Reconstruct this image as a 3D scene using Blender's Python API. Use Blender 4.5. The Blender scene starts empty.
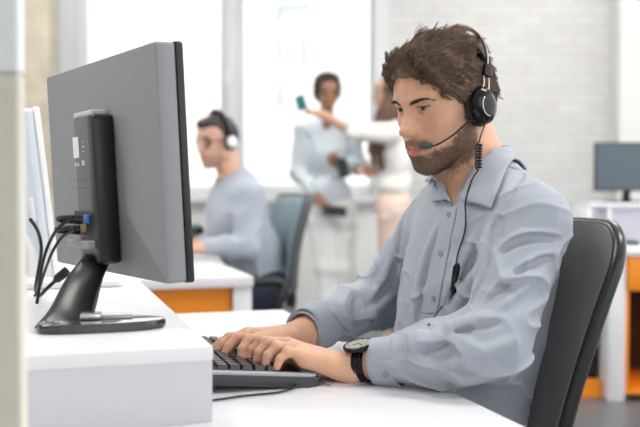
import bpy, bmesh, math, random
import numpy as np
from mathutils import Vector, Matrix
C = bpy.context.scene.collection
SC = bpy.context.scene
PI = math.pi
rng = np.random.default_rng(7)
random.seed(7)

# ------------------------------------------------------------------ frames
FPX = 889.0            # focal length in pixels (50 mm on a 36 mm sensor, 640 px wide)
HOR = 192.0            # row of the horizon
CAMZ = 1.0
def P(px, py, d):      # a point of the room seen at that pixel, at that depth
    return np.array([(px-320)/FPX*d, d, CAMZ-(py-HOR)/FPX*d])
TH = math.radians(17.5)
NV = np.array([math.cos(TH), math.sin(TH), 0.0])     # across the desks
UV = np.array([-math.sin(TH), math.cos(TH), 0.0])    # along the desks
def D(n, u, z):        # desk-aligned coordinates to room coordinates
    return NV*n + UV*u + np.array([0, 0, z])
DROT = Matrix(((NV[0], UV[0], 0), (NV[1], UV[1], 0), (0, 0, 1))).to_4x4()

# ------------------------------------------------------------------ objects
def tag(o, label=None, cat=None, group=None, kind=None):
    if label: o['label'] = label
    if cat: o['category'] = cat
    if group: o['group'] = group
    if kind: o['kind'] = kind
    return o
def empty(name, loc=(0, 0, 0), label=None, cat=None, group=None, rotz=0.0):
    o = bpy.data.objects.new(name, None); C.objects.link(o)
    o.location = Vector(loc); o.rotation_euler = (0, 0, rotz); o.empty_display_size = .05
    return tag(o, label, cat, group)
def link(name, me, mat=None, parent=None):
    o = bpy.data.objects.new(name, me); C.objects.link(o)
    if mat is not None:
        me.materials.clear(); me.materials.append(mat)
    if parent is not None:
        o.parent = parent
        bpy.context.view_layer.update()
        o.matrix_parent_inverse = parent.matrix_world.inverted()
    return o
def obj(name, bm, mat=None, parent=None, smooth=None):
    me = bpy.data.meshes.new(name)
    bmesh.ops.recalc_face_normals(bm, faces=bm.faces)
    bm.to_mesh(me); bm.free()
    if smooth is not None:
        me.polygons.foreach_set('use_smooth', [True]*len(me.polygons))
        try: me.set_sharp_from_angle(angle=math.radians(smooth))
        except Exception: pass
    return link(name, me, mat, parent)
def set_struct(o):
    o['kind'] = 'structure'; return o

# ------------------------------------------------------------------ mesh bits
def add_box(bm, c, half, R=None, bev=0.0, seg=2):
    r = bmesh.ops.create_cube(bm, size=2.0)
    vs = r['verts']
    M = Matrix.Translation(Vector(c)) @ (R if R is not None else Matrix.Identity(4)) @ Matrix.Diagonal((*half, 1))
    bmesh.ops.transform(bm, matrix=M, verts=vs)
    if bev > 0:
        es = list({e for v in vs for e in v.link_edges})
        bmesh.ops.bevel(bm, geom=es, offset=bev, segments=seg, affect='EDGES', profile=.5)
    return bm
def dbox(bm, n0, n1, u0, u1, z0, z1, bev=0.0, seg=2):
    c = D((n0+n1)/2, (u0+u1)/2, (z0+z1)/2)
    return add_box(bm, c, ((n1-n0)/2, (u1-u0)/2, (z1-z0)/2), DROT, bev, seg)
def wbox(bm, x0, x1, y0, y1, z0, z1, bev=0.0, seg=2):
    return add_box(bm, ((x0+x1)/2, (y0+y1)/2, (z0+z1)/2), ((x1-x0)/2, (y1-y0)/2, (z1-z0)/2), None, bev, seg)
def catmull(pts, n):
    pts = [np.array(p, float) for p in pts]
    q = [2*pts[0]-pts[1]] + pts + [2*pts[-1]-pts[-2]]
    out = []
    for i in range(1, len(q)-2):
        for k in range(n):
            t = k/n; a, b, c, d = q[i-1], q[i], q[i+1], q[i+2]
            out.append(.5*((2*b)+(-a+c)*t+(2*a-5*b+4*c-d)*t*t+(-a+3*b-3*c+d)*t**3))
    out.append(pts[-1]); return out
def add_tube(bm, pts, r, seg=8, flat=None):
    pts = [Vector(p) for p in pts]; n = len(pts)
    rs = list(r) if hasattr(r, '__len__') else [r]*n
    rings = []; up = None
    for i, p in enumerate(pts):
        t = (pts[min(i+1, n-1)]-pts[max(i-1, 0)])
        if t.length < 1e-9: t = Vector((0, 0, 1))
        t.normalize()
        if up is None:
            up = Vector((0, 0, 1)) if abs(t.z) < .9 else Vector((1, 0, 0))
        s = t.cross(up).normalized(); up = s.cross(t).normalized()
        ring = []
        for k in range(seg):
            a = 2*PI*k/seg
            fx, fy = (1, 1) if flat is None else flat
            ring.append(bm.verts.new(p + s*math.cos(a)*rs[i]*fx + up*math.sin(a)*rs[i]*fy))
        rings.append(ring)
    for i in range(n-1):
        for k in range(seg):
            bm.faces.new((rings[i][k], rings[i][(k+1) % seg], rings[i+1][(k+1) % seg], rings[i+1][k]))
    bm.faces.new(rings[0][::-1]); bm.faces.new(rings[-1])
    return bm
def add_lathe(bm, prof, M, seg=32):
    """prof: list of (radius, height) revolved about the local z of M"""
    rings = []
    for (r, h) in prof:
        if r < 1e-6: rings.append([bm.verts.new(M @ Vector((0, 0, h)))])
        else: rings.append([bm.verts.new(M @ Vector((r*math.cos(2*PI*k/seg), r*math.sin(2*PI*k/seg), h))) for k in range(seg)])
    for a, b in zip(rings[:-1], rings[1:]):
        for k in range(seg):
            k2 = (k+1) % seg
            if len(a) == 1 and len(b) == 1: continue
            if len(a) == 1: bm.faces.new((a[0], b[k], b[k2]))
            elif len(b) == 1: bm.faces.new((a[k], b[0], a[k2]))
            else: bm.faces.new((a[k], b[k], b[k2], a[k2]))
    return bm
def frame_from(z, x, o):
    """4x4 with local z along z, local x close to x, at o"""
    z = Vector(z).normalized(); x = Vector(x); x = (x - z*x.dot(z)).normalized(); y = z.cross(x)
    M = Matrix((x, y, z)).transposed().to_4x4(); M.translation = Vector(o); return M
def add_prism(bm, outline, M, h, bev=0.0, seg=2):
    """outline in local xy, extruded 0..h along local z"""
    a = [bm.verts.new(M @ Vector((x, y, 0))) for x, y in outline]
    b = [bm.verts.new(M @ Vector((x, y, h))) for x, y in outline]
    n = len(a)
    fs = [bm.faces.new(a[::-1]), bm.faces.new(b)]
    fs += [bm.faces.new((a[i], a[(i+1) % n], b[(i+1) % n], b[i])) for i in range(n)]
    if bev > 0:
        es = [e for f in fs[:2] for e in f.edges]
        bmesh.ops.bevel(bm, geom=list(set(es)), offset=bev, segments=seg, affect='EDGES', profile=.5)
    return bm
def rrect(w, h, r, n=6):
    out = []
    for cx, cy, a0 in ((w/2-r, h/2-r, 0), (-w/2+r, h/2-r, 90), (-w/2+r, -h/2+r, 180), (w/2-r, -h/2+r, 270)):
        for k in range(n+1):
            a = math.radians(a0+90*k/n); out.append((cx+r*math.cos(a), cy+r*math.sin(a)))
    return out
def grid_mesh(bm, rows, closed=False):
    vs = [[bm.verts.new(Vector(p)) for p in r] for r in rows]
    for i in range(len(vs)-1):
        m = len(vs[i])
        for k in range(m if closed else m-1):
            bm.faces.new((vs[i][k], vs[i][(k+1) % m], vs[i+1][(k+1) % m], vs[i+1][k]))
    return bm
def solid(o, t, off=0.0):
    m = o.modifiers.new('solid', 'SOLIDIFY'); m.thickness = t; m.offset = off; return o
def subsurf(o, n=1):
    m = o.modifiers.new('sub', 'SUBSURF'); m.levels = n; m.render_levels = n; return o

# ------------------------------------------------------------------ materials
def srgb(r, g, b):
    f = lambda c: (c/255/12.92) if c/255 <= .04045 else ((c/255+.055)/1.055)**2.4
    return (f(r), f(g), f(b), 1)
def mat(name, col, rough=.5, metal=0.0, spec=.5, noise=None, bump=None, attr=None, sss=0.0, coat=0.0, sheen=0.0):
    """noise=(scale, amount) breaks the colour up; bump=(scale, strength, distance)"""
    m = bpy.data.materials.new(name); m.use_nodes = True
    nt = m.node_tree; b = nt.nodes['Principled BSDF']
    b.inputs['Base Color'].default_value = col
    b.inputs['Roughness'].default_value = rough
    b.inputs['Metallic'].default_value = metal
    b.inputs['Specular IOR Level'].default_value = spec
    b.inputs['Coat Weight'].default_value = coat
    b.inputs['Sheen Weight'].default_value = sheen
    if sss:
        b.inputs['Subsurface Weight'].default_value = sss
        b.inputs['Subsurface Radius'].default_value = (1, .35, .18)
        b.inputs['Subsurface Scale'].default_value = .006
    tc = nt.nodes.new('ShaderNodeTexCoord')
    src = None
    if attr:
        a = nt.nodes.new('ShaderNodeAttribute'); a.attribute_name = attr; src = a.outputs['Color']
    if noise:
        n = nt.nodes.new('ShaderNodeTexNoise'); n.inputs['Scale'].default_value = noise[0]; n.inputs['Detail'].default_value = 5
        nt.links.new(tc.outputs['Object'], n.inputs['Vector'])
        mr = nt.nodes.new('ShaderNodeMapRange')
        mr.inputs['From Min'].default_value = .3; mr.inputs['From Max'].default_value = .7
        mr.inputs['To Min'].default_value = 1-noise[1]; mr.inputs['To Max'].default_value = 1+noise[1]
        nt.links.new(n.outputs['Fac'], mr.inputs['Value'])
        mx = nt.nodes.new('ShaderNodeMix'); mx.data_type = 'RGBA'; mx.blend_type = 'MULTIPLY'; mx.inputs[0].default_value = 1
        if src is not None: nt.links.new(src, mx.inputs[6])
        else: mx.inputs[6].default_value = col
        nt.links.new(mr.outputs['Result'], mx.inputs[7]); src = mx.outputs[2]
    if src is not None: nt.links.new(src, b.inputs['Base Color'])
    if bump:
        n2 = nt.nodes.new('ShaderNodeTexNoise'); n2.inputs['Scale'].default_value = bump[0]; n2.inputs['Detail'].default_value = 4
        nt.links.new(tc.outputs['Object'], n2.inputs['Vector'])
        bp = nt.nodes.new('ShaderNodeBump'); bp.inputs['Strength'].default_value = bump[1]; bp.inputs['Distance'].default_value = bump[2]
        nt.links.new(n2.outputs['Fac'], bp.inputs['Height']); nt.links.new(bp.outputs['Normal'], b.inputs['Normal'])
    return m

# ------------------------------------------------------------------ distance-field modelling
def _h3(i, j, k, seed):
    with np.errstate(over='ignore'):
        x = (i.astype(np.int64)*374761393 + j.astype(np.int64)*668265263 + k.astype(np.int64)*2147483647 + seed*974711) & 0xffffffff
        x = ((x ^ (x >> 13))*1274126177) & 0xffffffff
        x = (x ^ (x >> 16)) & 0xffff
    return x/65535.0
def vnoise(p, scale, seed=0):
    q = p*scale; i = np.floor(q); f = q-i; f = f*f*(3-2*f); i = i.astype(np.int64)
    out = 0
    for dx in (0, 1):
        wx = f[..., 0] if dx else 1-f[..., 0]
        for dy in (0, 1):
            wy = f[..., 1] if dy else 1-f[..., 1]
            for dz in (0, 1):
                wz = f[..., 2] if dz else 1-f[..., 2]
                out = out + wx*wy*wz*_h3(i[..., 0]+dx, i[..., 1]+dy, i[..., 2]+dz, seed)
    return out*2-1
def smin(a, b, k):
    if k <= 0: return np.minimum(a, b)
    h = np.maximum(k-np.abs(a-b), 0)/k
    return np.minimum(a, b)-h*h*k*.25
class Sdf:
    def __init__(s): s.ops = []; s.disp = None; s.dmax = 0
    def _add(s, fn, lo, hi, k, sub): s.ops.append((fn, np.array(lo, float), np.array(hi, float), k, sub)); return s
    def ell(s, c, r, R=None, k=.01, sub=False):
        c = np.array(c, float); r = np.array(r, float)
        def fn(p):
            q = p-c
            if R is not None: q = q@R           # R columns are the ellipsoid's axes
            k0 = np.sqrt(((q/r)**2).sum(-1)); k1 = np.sqrt(((q/(r*r))**2).sum(-1))+1e-9
            return k0*(k0-1)/k1
        m = r.max()
        return s._add(fn, c-m, c+m, k, sub)
    def cone(s, a, b, ra, rb, k=.01, sub=False):
        a = np.array(a, float); b = np.array(b, float); ab = b-a; L = max(ab@ab, 1e-12)
        def fn(p):
            q = p-a; t = np.clip((q@ab)/L, 0, 1)
            return np.sqrt(((q-t[..., None]*ab)**2).sum(-1))-(ra+t*(rb-ra))
        m = max(ra, rb)
        return s._add(fn, np.minimum(a, b)-m, np.maximum(a, b)+m, k, sub)
    def chain(s, pts, rs, k=.01, k2=None):
        for i in range(len(pts)-1): s.cone(pts[i], pts[i+1], rs[i], rs[i+1], k if i == 0 or k2 is None else k2)
        return s
    def box(s, c, half, R=None, rnd=.0, k=.01, sub=False):
        c = np.array(c, float); hf = np.array(half, float)-rnd
        def fn(p):
            q = p-c
            if R is not None: q = q@R
            w = np.abs(q)-hf
            return np.sqrt((np.maximum(w, 0)**2).sum(-1))+np.minimum(w.max(-1), 0)-rnd
        m = np.linalg.norm(half)
        return s._add(fn, c-m, c+m, k, sub)
    def ev(s, p, lo=None, hi=None, mg=0):
        d = np.full(p.shape[:-1], 1.0)
        for fn, a, b, k, sub in s.ops:
            if lo is not None and (np.any(a-mg-k-s.dmax > hi) or np.any(b+mg+k+s.dmax < lo)): continue
            e = fn(p)
            d = -smin(-d, e, k) if sub else smin(d, e, k)
        if s.disp is not None: d = d-s.disp(p, d)
        return d
    def mesh(s, h, clip=None):
        los = np.min([o[1] for o in s.ops if not o[4]], 0)-.01; his = np.max([o[2] for o in s.ops if not o[4]], 0)+.01
        if clip is not None: los = np.maximum(los, clip[0]); his = np.minimum(his, clip[1])
        B0, B1 = 32, 8
        n0 = np.ceil((his-los)/(B0*h)).astype(int)
        g = np.stack(np.meshgrid(*[np.arange(n) for n in n0], indexing='ij'), -1).reshape(-1, 3)
        cen = los+(g+.5)*B0*h
        d0 = np.concatenate([s.ev(cen[i:i+20000]) for i in range(0, len(cen), 20000)])
        g = g[np.abs(d0) < B0*h*1.15+s.dmax]
        sub = np.stack(np.meshgrid(*[np.arange(4)]*3, indexing='ij'), -1).reshape(-1, 3)
        pt9 = np.stack(np.meshgrid(*[np.arange(9)]*3, indexing='ij'), -1)
        VID, VP, QA = [], [], []
        BIG = np.int64(1 << 20)
        def cid(c): return (c[..., 0]*BIG+c[..., 1])*BIG+c[..., 2]
        for gi in g:
            lo = los+gi*B0*h; hi = lo+B0*h
            sb = gi*4+sub
            dc = s.ev(los+(sb+.5)*B1*h, lo, hi, B1*h*2)
            sb = sb[np.abs(dc) < B1*h*1.2+s.dmax]
            if not len(sb): continue
            ip = sb[:, None, None, None, :]*B1+pt9[None]
            d = s.ev(los+ip*h, lo, hi, h*3)
            ins = d < 0
            cnt = sum(ins[:, a:8+a, b:8+b, c:8+c].astype(np.int8) for a in (0, 1) for b in (0, 1) for c in (0, 1))
            act = np.argwhere((cnt > 0) & (cnt < 8))
            if not len(act): continue
            bi, x, y, z = act.T
            acc = np.zeros((len(act), 3)); w = np.zeros(len(act))
            for ax in range(3):
                for o1 in (0, 1):
                    for o2 in (0, 1):
                        A = np.zeros(3, int); A[(ax+1) % 3] = o1; A[(ax+2) % 3] = o2
                        Bq = A.copy(); Bq[ax] = 1
                        da = d[bi, x+A[0], y+A[1], z+A[2]]; db = d[bi, x+Bq[0], y+Bq[1], z+Bq[2]]
                        m = (da < 0) != (db < 0)
                        t = np.where(m, da/np.where(m, da-db, 1), 0)
                        acc += m[:, None]*(A+t[:, None]*(Bq-A)); w += m
            cell = ip[bi, 0, 0, 0]+np.stack([x, y, z], -1)
            VID.append(cid(cell)); VP.append(los+(cell+acc/w[:, None])*h)
            for ax in range(3):
                A = ins[:, :8, :8, :8]
                Bq = ins[:, 1:9, :8, :8] if ax == 0 else ins[:, :8, 1:9, :8] if ax == 1 else ins[:, :8, :8, 1:9]
                e = np.argwhere(A != Bq)
                if not len(e): continue
                bi2 = e[:, 0]; c0 = ip[bi2, 0, 0, 0]+e[:, 1:]
                d1 = np.zeros(3, int); d1[(ax+1) % 3] = 1; d2 = np.zeros(3, int); d2[(ax+2) % 3] = 1
                q = np.stack([cid(c0-d1-d2), cid(c0-d2), cid(c0), cid(c0-d1)], -1)
                fl = ~A[bi2, e[:, 1], e[:, 2], e[:, 3]]
                q[fl] = q[fl][:, ::-1]; QA.append(q)
        VID = np.concatenate(VID); VP = np.concatenate(VP); Q = np.concatenate(QA)
        o = np.argsort(VID); VID = VID[o]; VP = VP[o]
        ix = np.clip(np.searchsorted(VID, Q), 0, len(VID)-1)
        ok = (VID[ix] == Q).all(1)
        return VP, ix[ok]
def smooth_verts(V, Q, it=2, lam=.5):
    E = np.concatenate([Q[:, [0, 1]], Q[:, [1, 2]], Q[:, [2, 3]], Q[:, [3, 0]]])
    E = np.concatenate([E, E[:, ::-1]]); n = len(V)
    deg = np.maximum(np.bincount(E[:, 0], minlength=n), 1)
    for _ in range(it):
        S = np.stack([np.bincount(E[:, 0], V[E[:, 1], a], minlength=n) for a in range(3)], -1)/deg[:, None]
        V = V+(S-V)*lam
    return V
def drop_islands(V, Q, keep_min=400):
    """drop stray specks the sampling leaves behind"""
    n = len(V); lab = np.arange(n)
    while True:
        m = lab[Q].min(1); new = lab.copy()
        for c in range(4): np.minimum.at(new, Q[:, c], m)
        new = new[new]
        if (new == lab).all(): break
        lab = new
    cnt = np.bincount(lab, minlength=n)
    kq = cnt[lab[Q[:, 0]]] >= keep_min
    Q = Q[kq]; used = np.unique(Q); mp = np.full(n, -1); mp[used] = np.arange(len(used))
    return V[used], mp[Q]
def mesh_np(name, V, Q, mat_, parent=None, col=None, smooth=True):
    me = bpy.data.meshes.new(name); n, m, k = len(V), len(Q), Q.shape[1]
    me.vertices.add(n); me.vertices.foreach_set('co', np.asarray(V, np.float32).ravel())
    me.loops.add(m*k); me.loops.foreach_set('vertex_index', np.asarray(Q, np.int32).ravel())
    me.polygons.add(m); me.polygons.foreach_set('loop_start', np.arange(0, m*k, k, dtype=np.int32))
    if smooth: me.polygons.foreach_set('use_smooth', np.ones(m, bool))
    me.update(calc_edges=True)
    if col is not None:
        a = me.color_attributes.new('Col', 'FLOAT_COLOR', 'POINT')
        a.data.foreach_set('color', np.concatenate([col, np.ones((n, 1))], 1).astype(np.float32).ravel())
    return link(name, me, mat_, parent)
def sdf_obj(name, S, h, mat_, parent=None, colfn=None, it=2, clip=None, keep=400):
    V, Q = S.mesh(h, clip); V, Q = drop_islands(V, Q, keep)
    V = smooth_verts(V, Q, it) if it else V
    return mesh_np(name, V, Q, mat_, parent, colfn(V) if colfn else None)
def hair_curves(name, strands, r0, r1, mat_, parent=None):
    """strands: (n, k, 3)"""
    n, k = strands.shape[:2]
    hc = bpy.data.hair_curves.new(name); hc.add_curves([k]*n)
    hc.points.foreach_set('position', strands.astype(np.float32).ravel())
    rad = np.tile(np.linspace(r0, r1, k), n).astype(np.float32)
    a = hc.attributes.get('radius') or hc.attributes.new('radius', 'FLOAT', 'POINT')
    a.data.foreach_set('value', rad)
    return link(name, hc, mat_, parent)
def sstep(a, b, x):
    t = np.clip((x-a)/(b-a), 0, 1); return t*t*(3-2*t)
# ------------------------------------------------------------------ people: heads and hands
class Frame:
    """head frame: x forward, y to the person's left, z up, origin between the ear canals"""
    def __init__(s, c, yaw, pitch=0, roll=0, sc=1.0):
        a = math.radians(yaw); p = math.radians(pitch); r = math.radians(roll)
        f = np.array([-math.cos(a), -math.sin(a), 0]); l = np.array([math.sin(a), -math.cos(a), 0]); u = np.array([0, 0, 1.0])
        f, u = f*math.cos(p)-u*math.sin(p), u*math.cos(p)+f*math.sin(p)
        l, u = l*math.cos(r)+u*math.sin(r), u*math.cos(r)-l*math.sin(r)
        s.R = np.stack([f, l, u], 1); s.c = np.array(c, float); s.s = sc
    def w(s, *p):
        p = np.array(p if len(p) == 3 else p[0], float); return s.c+(p*s.s)@s.R.T
    def l(s, p): return (np.asarray(p)-s.c)@s.R/s.s
    def mat(s):
        M = Matrix(s.R.tolist()).to_4x4(); M.translation = Vector(s.c); return M
def head(S, H, fem=False, fine=True, ears=True):
    w, q, R = H.w, H.s, H.R
    def E(c, r, k=.012, sub=False): S.ell(w(c), np.array(r)*q, R, k*q, sub)
    def K(a, b, ra, rb, k=.01, sub=False): S.cone(w(a), w(b), ra*q, rb*q, k*q, sub)
    j = .92 if fem else 1.0
    E((-.001, 0, .044), (.091, .075, .083), .0)                    # cranium
    E((.030, 0, .050), (.062, .066, .062), .03)                    # forehead
    E((.038, 0, -.012), (.052, .060, .070), .03)                   # face core
    E((.046, 0, -.058), (.042, .040*j, .044), .02)                 # jaw core
    for y in (1, -1):
        K((.012, y*.052*j, -.050), (.070, y*.016*j, -.086), .015, .015, .022)   # jaw line
        K((.008, y*.058, .000), (.012, y*.052*j, -.050), .014, .015, .022)       # ramus
        E((.056, y*.044, -.006), (.022, .021, .017), .020)         # cheekbone
        E((.060, y*.033, -.040), (.022, .018, .028), .022)         # cheek
    E((.079, 0, -.087), (.016, .021, .0155), .014)                 # chin
    E((.074, 0, -.048), (.028, .030, .027), .018)                  # muzzle
    K((.086, .012, .0375), (.078, .042, .038), .0085, .008, .014)  # brow ridges
    K((.086, -.012, .0375), (.078, -.042, .038), .0085, .008, .014)
    E((.084, 0, .034), (.012, .016, .012), .014)
    if fine:
        for y in (1, -1): E((.0985, y*.031, .019), (.021, .0185, .0125), .012, True)   # sockets
        for y in (1, -1):
            e = np.array([.0755, y*.0315, .0205])
            S.ell(w(e), np.array([.0142]*3)*q, R, .004*q)                     # lids over the eyeball
    K((.089, 0, .026), (.1100, 0, -.012), .0068, .0090, .011)       # nose bridge
    E((.1130, 0, -.0160), (.0110, .0096, .0086), .008)             # tip
    for y in (1, -1): E((.1005, y*.0115, -.0200), (.0110, .0068, .0075), .006)
    for y in (1, -1): E((.0985, y*.0075, -.0105), (.0120, .0085, .0130), .010)
    K((.106, 0, -.024), (.097, 0, -.028), .0048, .0060, .006)      # columella
    if fine:
        for y in (1, -1): E((.1045, y*.0060, -.0285), (.0050, .0028, .0030), .003, True)
    # lips
    for y in (1, -1):
        K((.1015, y*.005, -.0458), (.0875, y*.0245, -.0520), .0056, .0030, .006)
        K((.0995, y*.000, -.0590), (.0875, y*.0225, -.0535), .0066, .0034, .006)
    if fine:
        K((.1085, 0, -.0522), (.1000, .012, -.0525), .0016, .0014, .003, True)
        K((.1085, 0, -.0522), (.1000, -.012, -.0525), .0016, .0014, .003, True)
        K((.1000, .012, -.0525), (.0885, .0245, -.0530), .0014, .0012, .003, True)
        K((.1000, -.012, -.0525), (.0885, -.0245, -.0530), .0014, .0012, .003, True)
        K((.1035, 0, -.030), (.1060, 0, -.042), .0022, .0028, .004, True)     # philtrum
        E((.101, 0, -.0735), (.0085, .016, .0055), .008, True)                 # below the lip
        for y in (1, -1):                                                       # eye opening
            e = np.array([.0755, y*.0315, .0205])
            E(e+np.array([.0125, y*.0005, -.0003]), (.0085, .0138, .0036), .0012, True)
    if ears:
        for y in (1, -1):
            E((-.008, y*.076, .008), (.017, .007, .031), .006)
            if fine: E((-.004, y*.084, .010), (.009, .006, .018), .003, True)
def arc_finger(A, B, L, bulge, n=4):
    """joints of a finger of length L from A to B, bent in an arc towards bulge"""
    A = np.array(A, float); B = np.array(B, float); c = B-A; d = np.linalg.norm(c); L = max(L, d*1.02)
    b = np.array(bulge, float); b = b-c*(b@c)/(c@c); b /= np.linalg.norm(b)
    lo, hi = 1e-3, 3.0
    for _ in range(50):
        m = (lo+hi)/2
        if d*m/math.sin(m) > L: hi = m
        else: lo = m
    R = d/2/math.sin(m); o = (A+B)/2-b*R*math.cos(m); e = c/d
    fr = [0, .46, .76, 1.0]
    return [o+R*(e*math.sin(-m+2*m*f)+b*math.cos(-m+2*m*f)) for f in fr]
def hand(S, W, wrist_dir, mcps, tips, lens, up, thumb, r=.0088, k=.010):
    """W wrist; mcps/tips for index..little finger; thumb: list of its joints"""
    W = np.array(W, float); up = np.array(up, float); up /= np.linalg.norm(up)
    m = [np.array(x, float) for x in mcps]
    side = m[3]-m[0]; side /= np.linalg.norm(side)
    rs = [1.0, 1.04, 1.0, .88]
    for i in range(4):
        base = W+side*(-.016+.0107*i)
        S.cone(base-up*.004, m[i]-up*.0045, .0135, .0108*rs[i], .016)
        S.cone(base-up*.012, m[i]-up*.012-(m[i]-W)*.08, .012, .0095*rs[i], .016)
        if i < 3: S.cone(m[i]-up*.008, m[i+1]-up*.008, .0085, .0085, .008)
    for i in range(4):
        j = arc_finger(m[i], tips[i], lens[i], up)
        q = r*rs[i]
        S.cone(m[i]-up*.003, j[1], q*1.12, q*1.0, .006)
        S.cone(j[1], j[2], q*1.0, q*.88, .0025)
        S.cone(j[2], j[3], q*.88, q*.76, .0025)
        S.ell(j[1], (q*1.07,)*3, None, .004)
    t = thumb
    S.cone(t[0], t[1], .0150, .0115, .016)
    S.cone(t[1], t[2], .0112, .0100, .006)
    S.cone(t[2], t[3], .0100, .0080, .004)
# ------------------------------------------------------------------ the man at the front desk
M_skin = mat('skin', (.6, .38, .28, 1), .48, spec=.4, attr='Col', noise=(60, .05), bump=(420, .08, .0006), sss=.12)
M_hair = mat('brown_hair', srgb(112, 89, 70), .45, spec=.6)
M_brow = mat('eyebrow_hair', srgb(64, 47, 38), .6)
M_beard = mat('beard_hair', srgb(52, 38, 31), .55)
M_eye = mat('eyeball', (1, 1, 1, 1), .12, attr='Col')
H1 = Frame((.219, 1.540, 1.1415), 35, 16, -1.5, .905)
NB = lambda f, l, z: D(.715-f, 1.40-l, z)             # about the base of the neck: forward, left, up
def skin_cols(V, H, base, beard=0.0, hairline=True):
    q = H.l(V); x, y, z = q.T; n = len(V)
    col = np.tile(np.array(base), (n, 1)); inh = (z > -.14) & (np.abs(y) < .1) & (x > -.13) & (x < .14)
    def blend(w, c): 
        w = (w*inh)[:, None]; col[:] = col*(1-w)+np.array(c)*w
    ay = np.abs(y)
    red = np.exp(-(((x-.108)/.02)**2+(y/.014)**2+((z+.018)/.012)**2))*.30+np.exp(-(((ay-.040)/.016)**2+((z+.020)/.016)**2))*(x > .03)*.22
    blend(np.clip(red, 0, 1), np.array(base)*np.array([1.0, .72, .70]))
    # lips
    upz = -.0425-.40*ay-np.exp(-(ay/.005)**2)*.0012; lowz = -.0650+.50*ay
    lip = sstep(-.0012, .0006, upz-z)*sstep(-.0012, .0006, z-lowz)*sstep(.025, .022, ay)*(x > .075)
    blend(lip*.85, np.array(base)*np.array([.80, .46, .49]))
    # lid edges
    for s in (1, -1):
        e = np.array([.0755, s*.0315, .0205]); dq = q-e
        m = np.exp(-((np.abs(dq[:, 2]+.0003)-.0043)/.0019)**2)*sstep(.0170, .012, np.abs(dq[:, 1]))*(x > .075)
        blend(m*(.85*(dq[:, 2] > 0)+.10), (.035, .022, .018))
    if beard:
        nz = vnoise(q, 90, 3)*.012+vnoise(q, 260, 5)*.006
        top = np.interp(x, [-.02, .02, .045, .075, .10], [.03, -.012, -.036, -.052, -.06])+nz
        bot = np.interp(x, [0, .02, .08], [-.066, -.082, -.118])-.012
        jaw = sstep(-.003, .012, top-z)*sstep(-.012, .010, z+nz-bot)*sstep(-.002, .014, x+nz)
        mus = .62*sstep(.034, .026, ay+nz*.4)*sstep(-.0300, -.036, z+.12*ay+nz*.2)*(z > -.056)*(x > .07)
        side = sstep(.030, .018, x)*sstep(.000, .010, x+.0)*(z < .05)*(z > -.06)*sstep(.05, .06, ay)
        neck = sstep(-.10, -.114, z)
        b = np.clip(np.maximum.reduce([jaw, mus, side*.8])*(1-lip)*(1-.55*neck), 0, 1)
        soul = sstep(.020, .012, ay)*(z < -.064)*(z > -.075)
        bare = sstep(.013, .02, ay)*sstep(.034, .026, ay)*(z < -.058)*(z > -.072)*.45
        b = b*(1-bare)
        blend(b*beard, (.10, .068, .052))
    return col
def beard_fn(q):
    x, y, z = q.T; ay = np.abs(y)
    top = np.interp(x, [-.02, .02, .045, .075, .10], [.03, -.012, -.036, -.052, -.06])
    bot = np.interp(x, [0, .02, .08], [-.066, -.082, -.118])-.006
    jaw = (z < top-.003)*(z > bot)*(x > .010)
    mus = (ay < .029)*(z < -.0325-.12*ay)*(z > -.0415-.40*ay)*(x > .07)
    lip = (z < -.0425-.40*ay)*(z > -.065+.5*ay)*(ay < .025)*(x > .075)
    return (jaw | mus) & ~lip

HW, HQ = {}, {}
def build_man():
    S = Sdf(); head(S, H1)
    w = H1.w
    # neck and shoulders
    S.cone(w(-.034, 0, -.035), NB(-.020, 0, .99), .050, .060, .014)
    for y in (1, -1):
        S.cone(w(-.018, y*.058, -.025), NB(.030, y*.012, .975), .012, .011, .03)     # neck muscles
        S.cone(NB(-.03, y*.030, 1.020), NB(-.015, y*.15, .960), .036, .030, .05)
        S.cone(NB(.042, y*.015, .975), NB(.01, y*.14, .960), .014, .014, .03)        # collar bones
    S.ell(w(.010, 0, -.132), (.012, .010, .016), H1.R, .02)                           # throat
    S.ell(D(.735, 1.40, .87), (.095, .155, .15), np.array(DROT.to_3x3()), .05)
    S.ell(D(.71, 1.40, .68), (.09, .135, .17), np.array(DROT.to_3x3()), .05)
    # arms, well inside the sleeves
    LS, LE, LW = JL; RS, RE, RW = JR
    S.chain([LS, LE, LW], [.042, .034, .024], .02); S.chain([RS, RE, RW], [.042, .034, .024], .02)
    # wrists are flattish
    for (E_, W_, nx) in ((LE, LW, HL['m'][1]), (RE, RW, HR['m'][1])):
        dr = (W_-E_)/np.linalg.norm(W_-E_)
        S.cone(W_-dr*.07, W_+dr*.01, .028, .0240, .012)
    for h_ in (HL, HR):
        hand(S, h_['w'], None, h_['m'], h_['t'], h_['len'], h_['up'], h_['th'])
    # hips and legs inside the trousers
    for sgn in (1, -1):
        hip = D(.70, 1.40-sgn*.09, .50); kn = D(.27, 1.40-sgn*.14, .50); an = D(.33, 1.40-sgn*.15, .10)
        S.chain([hip, kn, an], [.07, .05, .035], .03); S.cone(an, D(.22, 1.40-sgn*.16, .055), .035, .03, .02)
    base = (.72, .415, .275)
    def cf(V): 
        c = skin_cols(V, H1, base, .74)
        for h_ in (HL, HR):
            for j, t in enumerate(list(h_['t'])):
                d = np.linalg.norm(V-t, axis=1); wgt = np.exp(-(d/.016)**2)[:, None]*.30
                c = c*(1-wgt)+np.array([.66, .32, .26])*wgt
        return c
    root = sdf_obj('person', S, .0018, M_skin, None, cf, 1)
    return root, S
JL = (D(.735, 1.40-.165, .958), np.array([.256, 1.312, .760]), np.array([.066, 1.397, .731]))
JR = (D(.735, 1.40+.165, .950), np.array([.118, 1.780, .784]), np.array([-.022, 1.560, .758]))
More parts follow.
